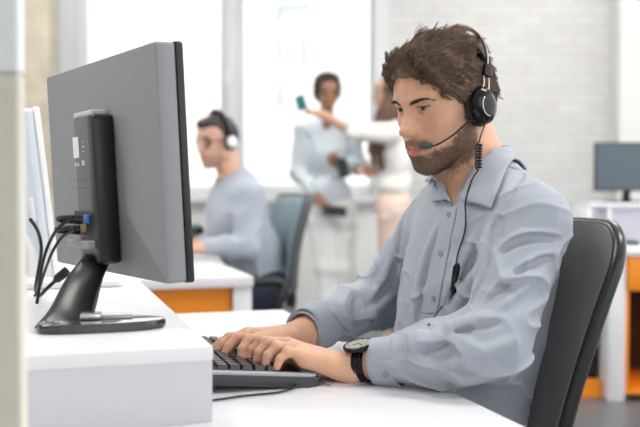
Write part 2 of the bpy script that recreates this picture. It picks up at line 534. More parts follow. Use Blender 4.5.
HL = dict(w=P(346, 364.5, 1.400), up=(-.12, .0, 1),
          m=[P(280, 342.5, 1.445), P(287, 343, 1.422), P(294, 347.5, 1.398), P(302, 354, 1.378)],
          t=[P(248, 361, 1.425), P(256, 364, 1.398), P(265, 366.5, 1.376), P(277, 367.5, 1.362)],
          len=[.071, .073, .067, .054],
          th=[P(325, 366, 1.425), P(300, 364, 1.452), P(282, 365, 1.458), P(266, 364, 1.448)])
HR = dict(w=np.array([-.030, 1.552, .757]), up=(-.12, .0, 1),
          m=[P(260, 337.5, 1.478), P(253, 334, 1.500), P(247, 332.5, 1.522), P(243, 334, 1.543)],
          t=[P(240, 360, 1.432), P(223, 357, 1.457), P(215.5, 352.5, 1.482), P(214, 348, 1.51)],
          len=[.070, .074, .070, .060],
          th=[P(290, 338, 1.50), P(268, 348, 1.465), P(256, 355, 1.447), P(247, 360, 1.428)])

def build_eyes(H, parent, gaze_yaw, gaze_z=0.0, iris=(.16, .085, .045)):
    for s in (1, -1):
        c = H.w(.0755, s*.0315, .0205); r = .0124*H.s
        bm = bmesh.new(); bmesh.ops.create_uvsphere(bm, u_segments=40, v_segments=40, radius=r)
        me = bpy.data.meshes.new('eye'); bm.to_mesh(me); bm.free()
        n = len(me.vertices); co = np.zeros(n*3); me.vertices.foreach_get('co', co); co = co.reshape(-1, 3)
        a = math.radians(gaze_yaw); g = np.array([-math.cos(a), -math.sin(a), gaze_z]); g /= np.linalg.norm(g)
        ang = np.degrees(np.arccos(np.clip(co@g/r, -1, 1)))
        col = np.tile(np.array([.40, .37, .36]), (n, 1))  # sclera greyed: the shade it sits in is put into the colour
        col[ang < 29] = iris; col[(ang < 29) & (ang > 25)] = np.array(iris)*.4; col[ang < 12] = (.006, .005, .005)
        at = me.color_attributes.new('Col', 'FLOAT_COLOR', 'POINT')
        at.data.foreach_set('color', np.concatenate([col, np.ones((n, 1))], 1).astype(np.float32).ravel())
        me.polygons.foreach_set('use_smooth', [True]*len(me.polygons))
        me.transform(Matrix.Translation(Vector(c)))
        link('eye', me, M_eye, parent)

def scalp_h(q):
    """how high the hair stands over the skull (head coordinates, on the skull)"""
    x, y, z = q.T; ay = np.abs(y)
    top = sstep(.04, .10, z); front = sstep(-.02, .07, x)
    h = .010+.016*top+.016*top*front
    return h
def build_hair():
    w = H1.w
    H = H1
    S = Sdf()
    E = lambda c, r, k=.012, sub=False: S.ell(w(c), np.array(r), H.R, k, sub)
    E((-.002, 0, .045), (.088, .0805, .084), 0)
    E((.024, 0, .082), (.058, .060, .047), .02)            # quiff
    E((.060, .008, .086), (.031, .046, .030), .02)
    E((.066, -.024, .085), (.024, .028, .026), .02)
    E((-.008, 0, .092), (.056, .062, .038), .02)
    E((-.025, 0, .036), (.054, .076, .066), .02)
    # face side cut away: hairline
    S.ell(w(.112, 0, -.012), (.066, .100, .089), H.R, .010, True)
    S.ell(w(.062, .098, -.012), (.045, .042, .058), H.R, .008, True)
    S.ell(w(.062, -.098, -.012), (.045, .042, .058), H.R, .008, True)
    S.ell(w(-.01, 0, -.150), (.16, .16, .110), H.R, .012, True)
    def dsp(p, d):
        q = H.l(p); m = np.abs(d) < .03
        out = np.zeros(d.shape)
        qq = q[m]; ww = qq+.010*np.stack([vnoise(qq, 28, 1), vnoise(qq, 28, 2), vnoise(qq, 28, 3)], -1)
        ww = ww*np.array([.55, 1.0, .8])
        out[m] = .0045*vnoise(ww, 60, 4)+.0024*vnoise(ww, 130, 6)
        return out
    S.disp = dsp; S.dmax = .008
    return S
def strands_for(V, Nn, H, n, L, lift, flow, seed, clump=.004, k=8, jit=.25, sink=.002, locks=0):
    r = np.random.default_rng(seed)
    ix = r.choice(len(V), n, replace=len(V) < n)
    root = H.l(V[ix]); nr = Nn[ix]@H.R
    f = flow(root); f = f-nr*(f*nr).sum(1, keepdims=True); f /= np.linalg.norm(f, axis=1, keepdims=True)+1e-9
    # locks: neighbouring strands share a bend
    cl = np.stack([vnoise(root, 45, seed+1), vnoise(root, 45, seed+2), vnoise(root, 45, seed+3)], 1)
    f = f+cl*jit+r.normal(0, .10, f.shape)
    Ls = L(root)*r.uniform(.65, 1.15, n); lf = lift(root)*(1+.5*vnoise(root, 70, seed+7))
    out = np.zeros((n, k, 3))
    for i in range(k):
        t = i/(k-1)
        out[:, i] = root+f*(Ls*t)[:, None]+nr*(lf*np.sin(t*PI*.75))[:, None]-nr*sink
        out[:, i] += cl*clump*t
    if locks:
        g = r.choice(n, locks, replace=False); gid = np.zeros(n, int)
        for a in range(0, n, 2000):
            gid[a:a+2000] = ((root[a:a+2000, None]-root[g][None])**2).sum(-1).argmin(1)
        gp = out[g][gid]; t = np.linspace(0, 1, k)[None, :, None]
        wv = np.sin(t*PI*1.3+gid[:, None, None]*1.7)*.0022*t
        out = out+(gp-out)*(.80*t**1.2)+wv*nr[g][gid][:, None, :]
    return H.w(out.reshape(-1, 3)).reshape(n, k, 3)
def vert_normals(V, Q):
    n = np.cross(V[Q[:, 2]]-V[Q[:, 0]], V[Q[:, 3]]-V[Q[:, 1]])
    o = np.zeros_like(V)
    for a in range(3):
        for c in range(4): o[:, a] += np.bincount(Q[:, c], n[:, a], minlength=len(V))
    return o/(np.linalg.norm(o, axis=1, keepdims=True)+1e-12)

man, S_body = build_man()
tag(man, 'bearded young man in grey-blue shirt typing at the front desk', 'person')
build_eyes(H1, man, 38, -.03)
# hair: a full mass of locks with strands combed over it
S_h = build_hair(); Vh, Qh = S_h.mesh(.0022); Vh, Qh = drop_islands(Vh, Qh, 800)
Vh = smooth_verts(Vh, Qh, 1)
hair = mesh_np('hair', Vh, Qh, M_hair, man)
def flow_main(q):
    x, y, z = q.T; top = sstep(.07, .12, z)
    f = np.stack([-.75*np.ones_like(x)-.2*top, .25*np.sign(y)*(1-top)+.25*top, -.55*(1-top)+.55*top*sstep(-.02, .07, x)], 1)
    fr = (sstep(.05, .08, x))[:, None]
    return f*(1-fr)+fr*np.stack([-.45*np.ones_like(x), .55*np.ones_like(x), .9*np.ones_like(x)], 1)
Nh = vert_normals(Vh, Qh)
lq = H1.l(Vh); outw = ((lq-np.array([0, 0, .03]))*(Nh@H1.R)).sum(1) > 0
Vo, No = Vh[outw], Nh[outw]
st = strands_for(Vo, No, H1, 24000, lambda q: (.014+.015*sstep(.06, .12, q[:, 2])*sstep(.10, .05, q[:, 0]))*(1-.5*sstep(-.05, -.09, q[:, 0])), lambda q: .0036+.0036*sstep(.08, .13, q[:, 2])+.001*sstep(.05, .09, q[:, 0])-.002*sstep(-.04, -.08, q[:, 0]), flow_main, 11, .005, 9, .50, .0006, 2200)
hair_curves('hair_strand', st, .00036, .00009, M_hair, hair)['kind'] = 'stuff'
# stubble and eyebrows
me = man.data; n = len(me.vertices); co = np.zeros(n*3); me.vertices.foreach_get('co', co); co = co.reshape(-1, 3)
nn = np.zeros(n*3); me.vertices.foreach_get('normal', nn); nn = nn.reshape(-1, 3)
lq = H1.l(co); sel = beard_fn(lq) & (np.abs(lq[:, 1]) < .09) & (lq[:, 2] > -.118) & (lq[:, 0] < .12)
fl = lambda q: np.stack([.25*np.ones(len(q)), .0*q[:, 1], -1*np.ones(len(q))], 1)
bs = strands_for(co[sel], nn[sel], H1, 3600, lambda q: .0055+0*q[:, 0], lambda q: .0022+0*q[:, 0], fl, 21, .001, 4, .25, -.0001)
hair_curves('beard', bs, .00011, .00004, M_beard, man)['kind'] = 'stuff'
for s in (1, -1):
    y = lq[:, 1]*s; zc = np.interp(y, [.008, .016, .032, .046, .055], [.0312, .0340, .0385, .0375, .032]); hw = np.interp(y, [.008, .016, .035, .055], [.0014, .0028, .0024, .0008])
    sel = (np.abs(lq[:, 2]-zc) < hw) & (y > .009) & (y < .054) & (lq[:, 0] > .05) & (lq[:, 0] < .1) & (np.abs(lq[:, 1]) < .06)
    fl = lambda q: np.stack([0*q[:, 0], s*np.ones(len(q)), .35-12*(np.abs(q[:, 1])-.012)], 1)
    es = strands_for(co[sel], nn[sel], H1, 400, lambda q: .008+0*q[:, 0], lambda q: .0014+0*q[:, 0], fl, 31+s, .0008, 4, .12, -.0002)
    hair_curves('eyebrow', es, .00013, .00005, M_brow, man)['kind'] = 'stuff'
# ------------------------------------------------------------------ his shirt
M_shirt = mat('grey_blue_cotton', srgb(166, 173, 184), .8, spec=.25, noise=(900, .05), bump=(1500, .15, .0003), sheen=.15)
M_button = mat('shirt_button', srgb(150, 138, 150), .3)
R3 = np.array(DROT.to_3x3())
RIDGES = [
    # left forearm and elbow
    ([(498, 316), (470, 322), (446, 332), (424, 345)], 0.0110, 0.33),
    ([(520, 338), (492, 352), (462, 362), (432, 366)], 0.0099, 0.38),
    ([(505, 374), (475, 377), (440, 378)], 0.0066, 0.28),
    ([(428, 338), (416, 340), (404, 348)], 0.0110, 0.23),
    ([(452, 334), (470, 348), (492, 366)], 0.0077, 0.28),
    ([(412, 348), (425, 362), (445, 372)], 0.0066, 0.28),
    # left upper sleeve: slanting creases
    ([(501, 250), (514, 240), (534, 235), (560, 236)], .0042, .42),
    ([(487, 300), (506, 280), (532, 262), (560, 252)], .0038, .55),
    ([(492, 312), (514, 298), (544, 272)], .0036, .55),
    # right sleeve
    ([(392, 258), (384, 280), (370, 300)], 0.0088, 0.33),
    ([(398, 290), (380, 308), (355, 322)], 0.0099, 0.33),
    ([(352, 298), (346, 312), (350, 330)], 0.0088, 0.33),
    ([(330, 308), (338, 320), (352, 332)], 0.0066, 0.28),
    # front of the torso
    ([(437, 225), (425, 260), (417, 300), (414, 325)], 0.0066, 0.38),
    ([(486, 250), (470, 285), (452, 318)], 0.0132, 0.43),
    ([(478, 232), (460, 270), (442, 302)], 0.0099, 0.43),
    ([(494, 212), (486, 240), (482, 270)], 0.0099, 0.43),
]
SEAMS = [([(528, 170), (513, 188), (503, 212), (499, 236)], .0022, .1), ([(508, 166), (519, 170), (528, 170)], .002, .1), ([(415, 200), (404, 215), (399, 240), (398, 262)], .0022, .1)]
def surf(px, py, S=None, d0=1.0, d1=2.2, off=0.0):
    """the point where the line through that pixel first meets the cloth"""
    S = S_shirt if S is None else S; a = P(px, py, 1.0)-np.array([0, 0, CAMZ]); o = np.array([0, 0, CAMZ])
    t = np.linspace(d0, d1, 700); v = S.ev(o+a*t[:, None]); i = np.argmax(v < off)
    return o+a*t[i]
def sgrad(p, S=None):
    S = S_shirt if S is None else S; e = .003
    g = np.array([S.ev((p+np.eye(3)[i]*e)[None])[0]-S.ev((p-np.eye(3)[i]*e)[None])[0] for i in range(3)])
    return g/np.linalg.norm(g)
def build_shirt():
    S = Sdf()
    LS, LE, LW = JL; RS, RE, RW = JR
    S.ell(D(.735, 1.40, .87), (.120, .166, .16), R3, .0)
    S.ell(D(.712, 1.40, .73), (.118, .165, .16), R3, .06)
    S.ell(D(.705, 1.40, .56), (.122, .172, .14), R3, .06)
    for sh in (LS, RS): S.cone(NB(-.02, 0, .975), sh-np.array([0, 0, .004]), .062, .054, .06)
    for y in (1, -1): S.cone(NB(-.022, y*.035, 1.020), NB(-.015, y*.12, .982), .040, .038, .04)
    S.chain([LS-np.array([0, 0, .010]), LE+np.array([0, 0, .012])], [.064, .050], .028)
    S.chain([LE+np.array([0, 0, .012]), LE+(LW-LE)*.40+np.array([0, 0, .006])], [.050, .046], .03)
    S.chain([LE+(LW-LE)*.40+np.array([0, 0, .006]), LE+(LW-LE)*.86], [.046, .034], .02)
    S.chain([RS-np.array([0, 0, .010]), RE, RE+(RW-RE)*.45], [.064, .052, .046], .025)
    S.chain([RE+(RW-RE)*.45, RE+(RW-RE)*1.01], [.046, .037], .02)
    # big folds: ridges where the cloth bunches
    todo, cut = [], []
    for pts, r, sk in RIDGES:
        q = catmull([np.array([x, y, 0.]) for x, y in pts], 5); n = len(q)
        hit = [surf(p[0], p[1], S) for p in q]; hit = [h-sgrad(h, S)*r*sk for h in hit]
        todo.append((hit, r))
        # the crease that runs along the fold's lower side
        tn = q[-1]-q[0]; pn = np.array([-tn[1], tn[0]]); pn = pn/np.linalg.norm(pn)*(1 if pn[1] > 0 else -1)*r*640
        if pts[0][0] not in (428, 412, 452, 505, 520, 492): cut.append(([surf(p[0]+pn[0], p[1]+pn[1], S) for p in q], .0026, .8))
    for pts, r, e in SEAMS:
        q = catmull([np.array([x, y, 0.]) for x, y in pts], 6); cut.append(([surf(p[0], p[1], S) for p in q], r, e))
    for hit, r in todo:
        n = len(hit)
        for i in range(n-1):
            if np.linalg.norm(hit[i+1]-hit[i]) > .05: continue
            f0 = math.sin(PI*i/(n-1))*.8+.2; f1 = math.sin(PI*(i+1)/(n-1))*.8+.2
            S.cone(hit[i]-sgrad(hit[i], S)*r*(1-f0)*.5, hit[i+1], r*f0, r*f1, .011)
    for hit, r, e in cut:
        n = len(hit)
        for i in range(n-1):
            if np.linalg.norm(hit[i+1]-hit[i]) > .05: continue
            f0 = math.sin(PI*(i+.001)/(n-1))*e+(1-e); f1 = math.sin(PI*(i+1)/(n-1))*e+(1-e)
            S.cone(hit[i], hit[i+1], r*f0, r*f1, .008, True)
    ax_l = (LW-LE)/np.linalg.norm(LW-LE)
    def dsp(p, d):
        m = np.abs(d) < .022; out = np.zeros(d.shape); q = p[m]
        ww = q+.03*np.stack([vnoise(q, 9, 1), vnoise(q, 9, 2), vnoise(q, 9, 3)], -1)
        a = 1-np.abs(vnoise(ww*np.array([1, 1, 1.8]), 13, 4)); b = 1-np.abs(vnoise(ww, 27, 6))
        # stronger creasing along the arms and the waist
        def near(a0, b0):
            ab = b0-a0; t = np.clip(((q-a0)@ab)/(ab@ab), 0, 1); return np.sqrt(((q-a0-t[:, None]*ab)**2).sum(-1))
        arm = np.minimum(near(LE, LW), near(RE, RW)); el = np.minimum(np.sqrt(((q-LE)**2).sum(-1)), np.sqrt(((q-RE)**2).sum(-1)))
        wgt = .5+.9*np.exp(-(el/.13)**2)+.4*np.exp(-(arm/.09)**2)
        # cuffs stay smooth
        cu = np.minimum(np.sqrt(((q-LW)**2).sum(-1)), np.sqrt(((q-RW)**2).sum(-1)))
        wgt = wgt*sstep(.045, .10, cu)
        out[m] = wgt*(.0062*(a**6-.22)+.0022*(b**4-.3))
        return out
    S.disp = dsp; S.dmax = .010
    # neck opening, sleeve ends and the bottom hem
    v0 = surf(451, 206, S)
    S.cone(NB(.020, .004, 1.03), NB(-.03, 0, 1.10), .050, .075, .006, True)
    S.cone(v0+np.array([0, 0, .006]), NB(.02, 0, 1.06), .007, .056, .006, True)
    for (E_, W_, r) in ((LE, LW, .865), (RE, RW, 1.0)):
        a = E_+(W_-E_)*r; dr = (W_-E_)/np.linalg.norm(W_-E_)
        S.cone(a+dr*.002, a+dr*.05, .029, .04, .003, True)
    S.box(D(.70, 1.40, .40), (.3, .3, .06), R3, .0, .004, True)
    return S
S_shirt = build_shirt()
shirt = sdf_obj('shirt', S_shirt, .0022, M_shirt, man, None, 2)
# collar: a stand and two leaves
def push_out(rows, gap):
    A = np.array(rows); sh = A.shape; A = A.reshape(-1, 3)
    for _ in range(12):
        for S in (S_shirt, S_body):
            v = S.ev(A); e = .004
            g = np.stack([S.ev(A+np.eye(3)[i]*e)-S.ev(A-np.eye(3)[i]*e) for i in range(3)], -1)
            g /= np.linalg.norm(g, axis=1, keepdims=True)+1e-9
            A = A+g*np.clip(gap-v, 0, .004)[:, None]
    return list(A.reshape(sh))
def lerp_path(c, n):
    out = []
    for a, b in zip(c[:-1], c[1:]): out += [a+(b-a)*k/n for k in range(n)]
    return out+[c[-1]]
def collar():
    sb = lambda x, y: surf(x, y, S_body)
    back_f, back_e = NB(-.062, 0, 1.080), NB(-.084, 0, 1.036)
    near = ([back_f, NB(-.050, .040, 1.078), NB(-.006, .0600, 1.068), sb(484, 168), sb(475, 188), surf(465, 203)],
            [back_e, NB(-.078, .052, 1.036), surf(512, 163), surf(505, 178), surf(499, 195), surf(493.5, 211)])
    far = ([back_f, NB(-.050, -.040, 1.076), NB(-.004, -.0590, 1.062), NB(.022, -.052, 1.045), sb(444, 181), surf(451, 206)],
           [back_e, NB(-.078, -.052, 1.036), NB(-.030, -.090, 1.010), NB(.010, -.088, 1.000), surf(438.5, 190), surf(436, 203.5)])
    for fo, ed in (near, far):
        n = 6
        a = catmull(fo, n); b = catmull(ed, n)
        a = a[:-n-1]+lerp_path(fo[-2:], n); b = b[:-n-1]+lerp_path(ed[-2:], n)
        bm = bmesh.new(); rows = []
        for x, y in zip(a, b):
            r = []
            for t in np.linspace(0, 1, 8):
                o_ = np.array([0, 0, .004])*math.sin(PI*t)
                r.append(x+(y-x)*t+o_)
            rows.append(r)
        rows = push_out(rows, .0065)
        grid_mesh(bm, rows)
        o = obj('collar_leaf', bm, M_shirt, shirt, 60); solid(o, .0028)
        bm = bmesh.new(); c = [p+(D(.712, 1.40, p[2])-p)*.06-np.array([0, 0, .002]) for p in a]
        grid_mesh(bm, [[p, p*.5+q*.5, q] for p, q in zip(c, [p+np.array([0, 0, -.030]) for p in c])])
        o = obj('collar_stand', bm, M_shirt, shirt, 60); solid(o, .002)
collar()
# button placket and buttons
pl = [(451, 207), (448, 225), (443, 250), (438, 275), (434, 296), (430, 314)]
L_, R_ = [], []
for i, (x, y) in enumerate(pl):
    L_.append(surf(x-9, y)); R_.append(surf(x+7, y))
def placket():
    a = catmull(L_, 5); b = catmull(R_, 5); bm = bmesh.new()
    rows = []
    for x, y in zip(a, b):
        r = []
        for t in np.linspace(0, 1, 6):
            p = x+(y-x)*t; n = sgrad(p); n2 = p-n*S_shirt.ev(p[None])[0]; r.append(n2+n*.0012)
        rows.append(r)
    grid_mesh(bm, rows); o = obj('button_placket', bm, M_shirt, shirt, 80); solid(o, .0016); subsurf(o, 1)
placket()
for (x, y) in ((450, 215), (442, 254), (435, 299)):
    p = surf(x, y); n = sgrad(p); bm = bmesh.new()
    add_lathe(bm, [(0, .0016), (.0022, .0013), (.0038, .0022), (.0048, .0020), (.0052, .001), (.0050, 0), (0, 0)], frame_from(n, (0, 0, 1), p+n*.0022), 20)
    o = obj('button', bm, M_button, shirt, 40)
# cuffs
def cuff(E_, W_, r0, r1, f0, f1):
    dr = (W_-E_)/np.linalg.norm(W_-E_); L = np.linalg.norm(W_-E_); bm = bmesh.new(); rows = []
    x = np.cross(dr, [0, 0, 1]); x /= np.linalg.norm(x); z = np.cross(x, dr)
    for i, t in enumerate(np.linspace(0, 1, 9)):
        r = r0+(r1-r0)*t; c = E_+dr*L*(f0+(f1-f0)*t)
        rows.append([c+(x*math.cos(a)*.98+z*math.sin(a)*1.05)*(r+.0012*math.sin(3*a+t*2)) for a in np.linspace(0, 2*PI, 40, endpoint=False)])
    grid_mesh(bm, rows, True); o = obj('cuff', bm, M_shirt, shirt, 70); solid(o, .0024, -1)
    return o, dr, x, z
cl, dr, cx, cz = cuff(JL[1], JL[2], .0390, .0350, .70, .895)
cuff(JR[1], JR[2], .0425, .0385, .80, 1.05)
p = JL[1]+(JL[2]-JL[1])*.80; n = -cx*0+np.array([-.1, -1, -.42]); n /= np.linalg.norm(n)
bm = bmesh.new(); add_lathe(bm, [(0, .0014), (.003, .001), (.0045, .002), (.0055, .0018), (.0058, 0), (0, 0)], frame_from(n, (0, 0, 1), p+n*.0375), 20)
obj('button', bm, M_button, shirt, 40)
# ------------------------------------------------------------------ the room
M_floor = mat('grey_floor', srgb(100, 103, 107), .35, noise=(6, .10))
M_white_wall = mat('white_wall', srgb(222, 223, 222), .8, noise=(3, .02))
M_ceiling = mat('ceiling_white', srgb(240, 240, 240), .9)
M_frame = mat('window_frame_white', srgb(218, 222, 225), .45)
M_conc = mat('raw_concrete', srgb(186, 178, 160), .9, noise=(7, .16), bump=(30, .3, .01))
M_cream = mat('cream_paint', srgb(222, 220, 208), .7, noise=(9, .04))
def brick_mat():
    m = bpy.data.materials.new('white_painted_brick'); m.use_nodes = True; nt = m.node_tree; b = nt.nodes['Principled BSDF']
    b.inputs['Roughness'].default_value = .75
    tc = nt.nodes.new('ShaderNodeTexCoord'); mp = nt.nodes.new('ShaderNodeMapping'); mp.inputs['Rotation'].default_value = (PI/2, 0, 0)
    br = nt.nodes.new('ShaderNodeTexBrick'); br.inputs['Scale'].default_value = 1.0
    br.inputs['Brick Width'].default_value = .25; br.inputs['Row Height'].default_value = .077; br.inputs['Mortar Size'].default_value = .007; br.inputs['Mortar Smooth'].default_value = .6
    br.inputs['Color1'].default_value = srgb(224, 225, 223); br.inputs['Color2'].default_value = srgb(216, 217, 215); br.inputs['Mortar'].default_value = srgb(206, 208, 206)
    n = nt.nodes.new('ShaderNodeTexNoise'); n.inputs['Scale'].default_value = 5; n.inputs['Detail'].default_value = 6
    mx = nt.nodes.new('ShaderNodeMix'); mx.data_type = 'RGBA'; mx.blend_type = 'MULTIPLY'; mx.inputs[0].default_value = .18
    bp = nt.nodes.new('ShaderNodeBump'); bp.inputs['Strength'].default_value = .45; bp.inputs['Distance'].default_value = .012; bp.invert = True
    nt.links.new(tc.outputs['Object'], mp.inputs['Vector']); nt.links.new(mp.outputs['Vector'], br.inputs['Vector']); nt.links.new(tc.outputs['Object'], n.inputs['Vector'])
    nt.links.new(br.outputs['Color'], mx.inputs[6]); nt.links.new(n.outputs['Color'], mx.inputs[7]); nt.links.new(mx.outputs[2], b.inputs['Base Color'])
    nt.links.new(br.outputs['Fac'], bp.inputs['Height']); nt.links.new(bp.outputs['Normal'], b.inputs['Normal'])
    return m
M_brick = brick_mat()
YB = 7.0
xb = lambda px: (px-320)/FPX*YB
zb = lambda py: CAMZ-(py-HOR)/FPX*YB
def struct(name, bm, m, parent=None, smooth=None):
    o = obj(name, bm, m, parent, smooth)
    if parent is None: o['kind'] = 'structure'
    return o
XL, XR, YF, ZC = -4.2, 4.2, -1.2, 3.4
bm = bmesh.new(); wbox(bm, XL-.2, XR+.2, YF, YB+.3, -.1, 0); struct('floor', bm, M_floor)
bm = bmesh.new(); wbox(bm, XL-.2, XR+.2, YF, YB+.3, ZC, ZC+.1); struct('ceiling', bm, M_ceiling)
ZS = zb(199); ZH = 3.0                                    # sill and head of the windows
x_open0, x_open1 = xb(62), xb(388)
bm = bmesh.new(); wbox(bm, x_open1, XR, YB, YB+.3, 0, ZC); struct('wall_back', bm, M_brick)
bm = bmesh.new(); wbox(bm, XL, x_open0, YB, YB+.3, 0, ZC); struct('wall_back', bm, M_white_wall)
bm = bmesh.new(); wbox(bm, x_open0, x_open1, YB, YB+.3, 0, ZS); struct('wall_back', bm, mat('wall_bloom_white', srgb(236, 237, 237), .8))  # wall under the windows made whiter, window bloom put into its colour
bm = bmesh.new(); wbox(bm, x_open0, x_open1, YB, YB+.3, ZH, ZC); struct('wall_back', bm, M_white_wall)
bm = bmesh.new(); wbox(bm, xb(609), XR, YB-.22, YB-.002, 0, ZC, .01); struct('wall_right', bm, mat('plain_plaster', srgb(222, 223, 222), .85, noise=(2, .02)))
bm = bmesh.new(); wbox(bm, x_open0+.02, x_open1-.02, YB-.10, YB+.02, ZS-.03, ZS+.012, .006); struct('trim_1', bm, M_frame)
bm = bmesh.new(); wbox(bm, XL-.2, XL, YF, YB+.3, 0, ZC); struct('wall_left', bm, M_white_wall)
for a, b, c, d in ((XL, .4, 0, ZC), (.4, XR, 0, .9), (.4, XR, 2.9, ZC)):
    bm = bmesh.new(); wbox(bm, a, b, YF-.2, YF, c, d); struct('wall_front', bm, M_white_wall)  # unseen wall cutting the frontal light, with an opening made for key light
# windows: outer frames, casements with panes, a turn handle
def window(name, x0, x1, y, w=.06, handle=None):
    bm = bmesh.new()
    for a, b, c, d in ((x0, x0+w, ZS+.013, ZH), (x1-w, x1, ZS+.013, ZH), (x0+w, x1-w, ZS+.013, ZS+w+.013), (x0+w, x1-w, ZH-w, ZH)):
        wbox(bm, a, b, y, y+.09, c, d, .006)
    o = struct(name, bm, M_frame, None, 40)
    bm = bmesh.new(); wbox(bm, x0+w, x1-w, y+.04, y+.046, ZS+w+.013, ZH-w)
    obj('pane', bm, M_glass, o)
    if handle is not None:
        bm = bmesh.new(); hx, hz = handle
        wbox(bm, hx-.013, hx+.013, y-.012, y, hz-.035, hz+.035, .004); wbox(bm, hx-.009, hx+.009, y-.045, y-.012, hz-.009, hz+.009, .003)
        wbox(bm, hx-.010, hx+.010, y-.058, y-.040, hz-.11, hz+.012, .004)
        obj('window_handle', bm, mat('handle_white', srgb(236, 238, 238), .3), o, 40)
    return o
def glass_mat():
    m = bpy.data.materials.new('window_glass'); m.use_nodes = True; nt = m.node_tree
    nt.nodes.remove(nt.nodes['Principled BSDF'])
    tr = nt.nodes.new('ShaderNodeBsdfTransparent'); gl = nt.nodes.new('ShaderNodeBsdfGlossy'); gl.inputs['Roughness'].default_value = .02
    fr = nt.nodes.new('ShaderNodeFresnel'); fr.inputs['IOR'].default_value = 1.25; mx = nt.nodes.new('ShaderNodeMixShader')
    nt.links.new(fr.outputs[0], mx.inputs[0]); nt.links.new(tr.outputs[0], mx.inputs[1]); nt.links.new(gl.outputs[0], mx.inputs[2])
    nt.links.new(mx.outputs[0], nt.nodes['Material Output'].inputs['Surface']); return m
M_glass = glass_mat()
window('window_1', xb(74), xb(231), YB+.06, .09, (xb(227), zb(72)))
window('window_2', xb(231), xb(383), YB+.06, .10)
# deep white reveals beside the openings and the post between
bm = bmesh.new(); wbox(bm, xb(62), xb(76), YB-.03, YB+.30, ZS+.013, ZH); struct('trim_2', bm, M_frame)
bm = bmesh.new(); wbox(bm, xb(374), xb(388), YB-.03, YB+.30, ZS+.013, ZH); struct('trim_3', bm, M_frame)
bm = bmesh.new(); wbox(bm, xb(226), xb(237), YB+.02, YB+.06, ZS+.013, ZH, .008); struct('trim_4', bm, M_frame)
# raw concrete pier at the left
yc = 5.2; xc = lambda px: (px-320)/FPX*yc
bm = bmesh.new(); wbox(bm, xc(-60), (60-320)/FPX*(yc+.2), yc, yc+.20, 0, ZC, .012); struct('wall_left', bm, M_conc)
# post close to the camera on the left, its upper part painted white
yn = .86; xn = lambda px: (px-320)/FPX*(yn+.02)
zn = lambda py: CAMZ-(py-HOR)/FPX*yn
bm = bmesh.new(); wbox(bm, xn(-200), xn(27), yn, yn+.02, 0, zn(74), .004); struct('trim_5', bm, M_cream)
bm = bmesh.new(); wbox(bm, xn(-200), xn(27), yn, yn+.02, zn(74)+.0005, ZC, .004); struct('trim_6', bm, mat('post_white', srgb(238, 242, 246), .5))
# unseen ceiling lamps, added to brighten the room and its back
def fill_lamp(name, x, y, lab, sx=1.2, sy=.3, e=55):
    t = empty(name, (x, y, ZC-.06), lab, 'ceiling light', 'added ceiling light panels')
    bm = bmesh.new(); wbox(bm, x-sx/2, x+sx/2, y-sy/2, y+sy/2, ZC-.05, ZC-.001, .005); obj('fill_lamp_housing', bm, M_frame, t)
    m = bpy.data.materials.new('fill_lamp_diffuser'); m.use_nodes = True; b = m.node_tree.nodes['Principled BSDF']
    b.inputs['Emission Color'].default_value = (1, .97, .93, 1); b.inputs['Emission Strength'].default_value = e
    bm = bmesh.new(); wbox(bm, x-sx/2+.02, x+sx/2-.02, y-sy/2+.02, y+sy/2-.02, ZC-.056, ZC-.05); obj('diffuser', bm, m, t)
for i_, (lx, ly) in enumerate(((-1.6, 1.6), (1.6, 1.6), (-1.6, 4.2), (1.6, 4.2), (-1.7, 6.0), (1.6, 6.0))):
    fill_lamp('ceiling_fill_light', lx, ly, 'unseen ceiling light panel added to brighten the office', 1.5, .4, 27 if ly < 5 else 8)
# outside: a pale house across the street with a few windows
M_out = mat('pale_render', srgb(244, 244, 242), .9); M_outw = mat('outside_window', srgb(186, 196, 200), .3)
bm = bmesh.new(); wbox(bm, -16, 12, 22, 30, -6, 14)
house = obj('house', bm, M_out); tag(house, 'pale building seen through the bright window behind the women', 'building')
yo = 22; xo = lambda px: (px-320)/FPX*yo
zo = lambda py: CAMZ-(py-HOR)/FPX*yo
for (x0, y0, x1, y1) in ((276, 40, 283, 62), (300, 40, 308, 64), (276, 88, 284, 108), (276, 4, 312, 12), (317, 26, 326, 32), (275, 13, 283, 22)):
    bm = bmesh.new(); wbox(bm, xo(x0), xo(x1), yo-.06, yo+.02, zo(y1), zo(y0)); obj('house_window', bm, M_outw, house)
bm = bmesh.new(); wbox(bm, -40, 40, YB+.5, 40, -6.2, -6); struct('ground_outside', bm, mat('street', srgb(190, 190, 186), .9))
# ------------------------------------------------------------------ front desk and what stands on it
M_white = mat('white_laminate', srgb(224, 224, 228), .35, spec=.4)
M_whitep = mat('white_panel', srgb(206, 206, 214), .5)
M_black = mat('black_plastic', srgb(22, 22, 24), .35)
M_gloss = mat('black_gloss', srgb(12, 12, 14), .16, spec=.4)
M_grey = mat('grey_monitor_shell', srgb(136, 138, 143), .42)
M_dgrey = mat('dark_grey_plastic', srgb(104, 107, 109), .5)
M_silver = mat('silver_metal', srgb(205, 207, 210), .25, metal=.9)
M_screen = mat('dark_screen', srgb(40, 48, 54), .12)
NE, NB0 = .591, -.72
desk = empty('desk', D(0, 1.4, 0), 'long white front desk the young man types at', 'desk')
bm = bmesh.new(); dbox(bm, NB0, NE, .84, 2.19, .668, .700, .003); obj('desktop', bm, M_white, desk, 40)
for u in (.90, 2.10):
    bm = bmesh.new(); dbox(bm, NB0+.05, NE-.06, u-.015, u+.015, 0, .668, .002); obj('leg_panel', bm, M_whitep, desk, 40)
ris = empty('desk_riser', D(-.2, 1.6, .70), 'raised white box shelf on the desk, under the black-footed monitor', 'shelf')
UN = 1.138
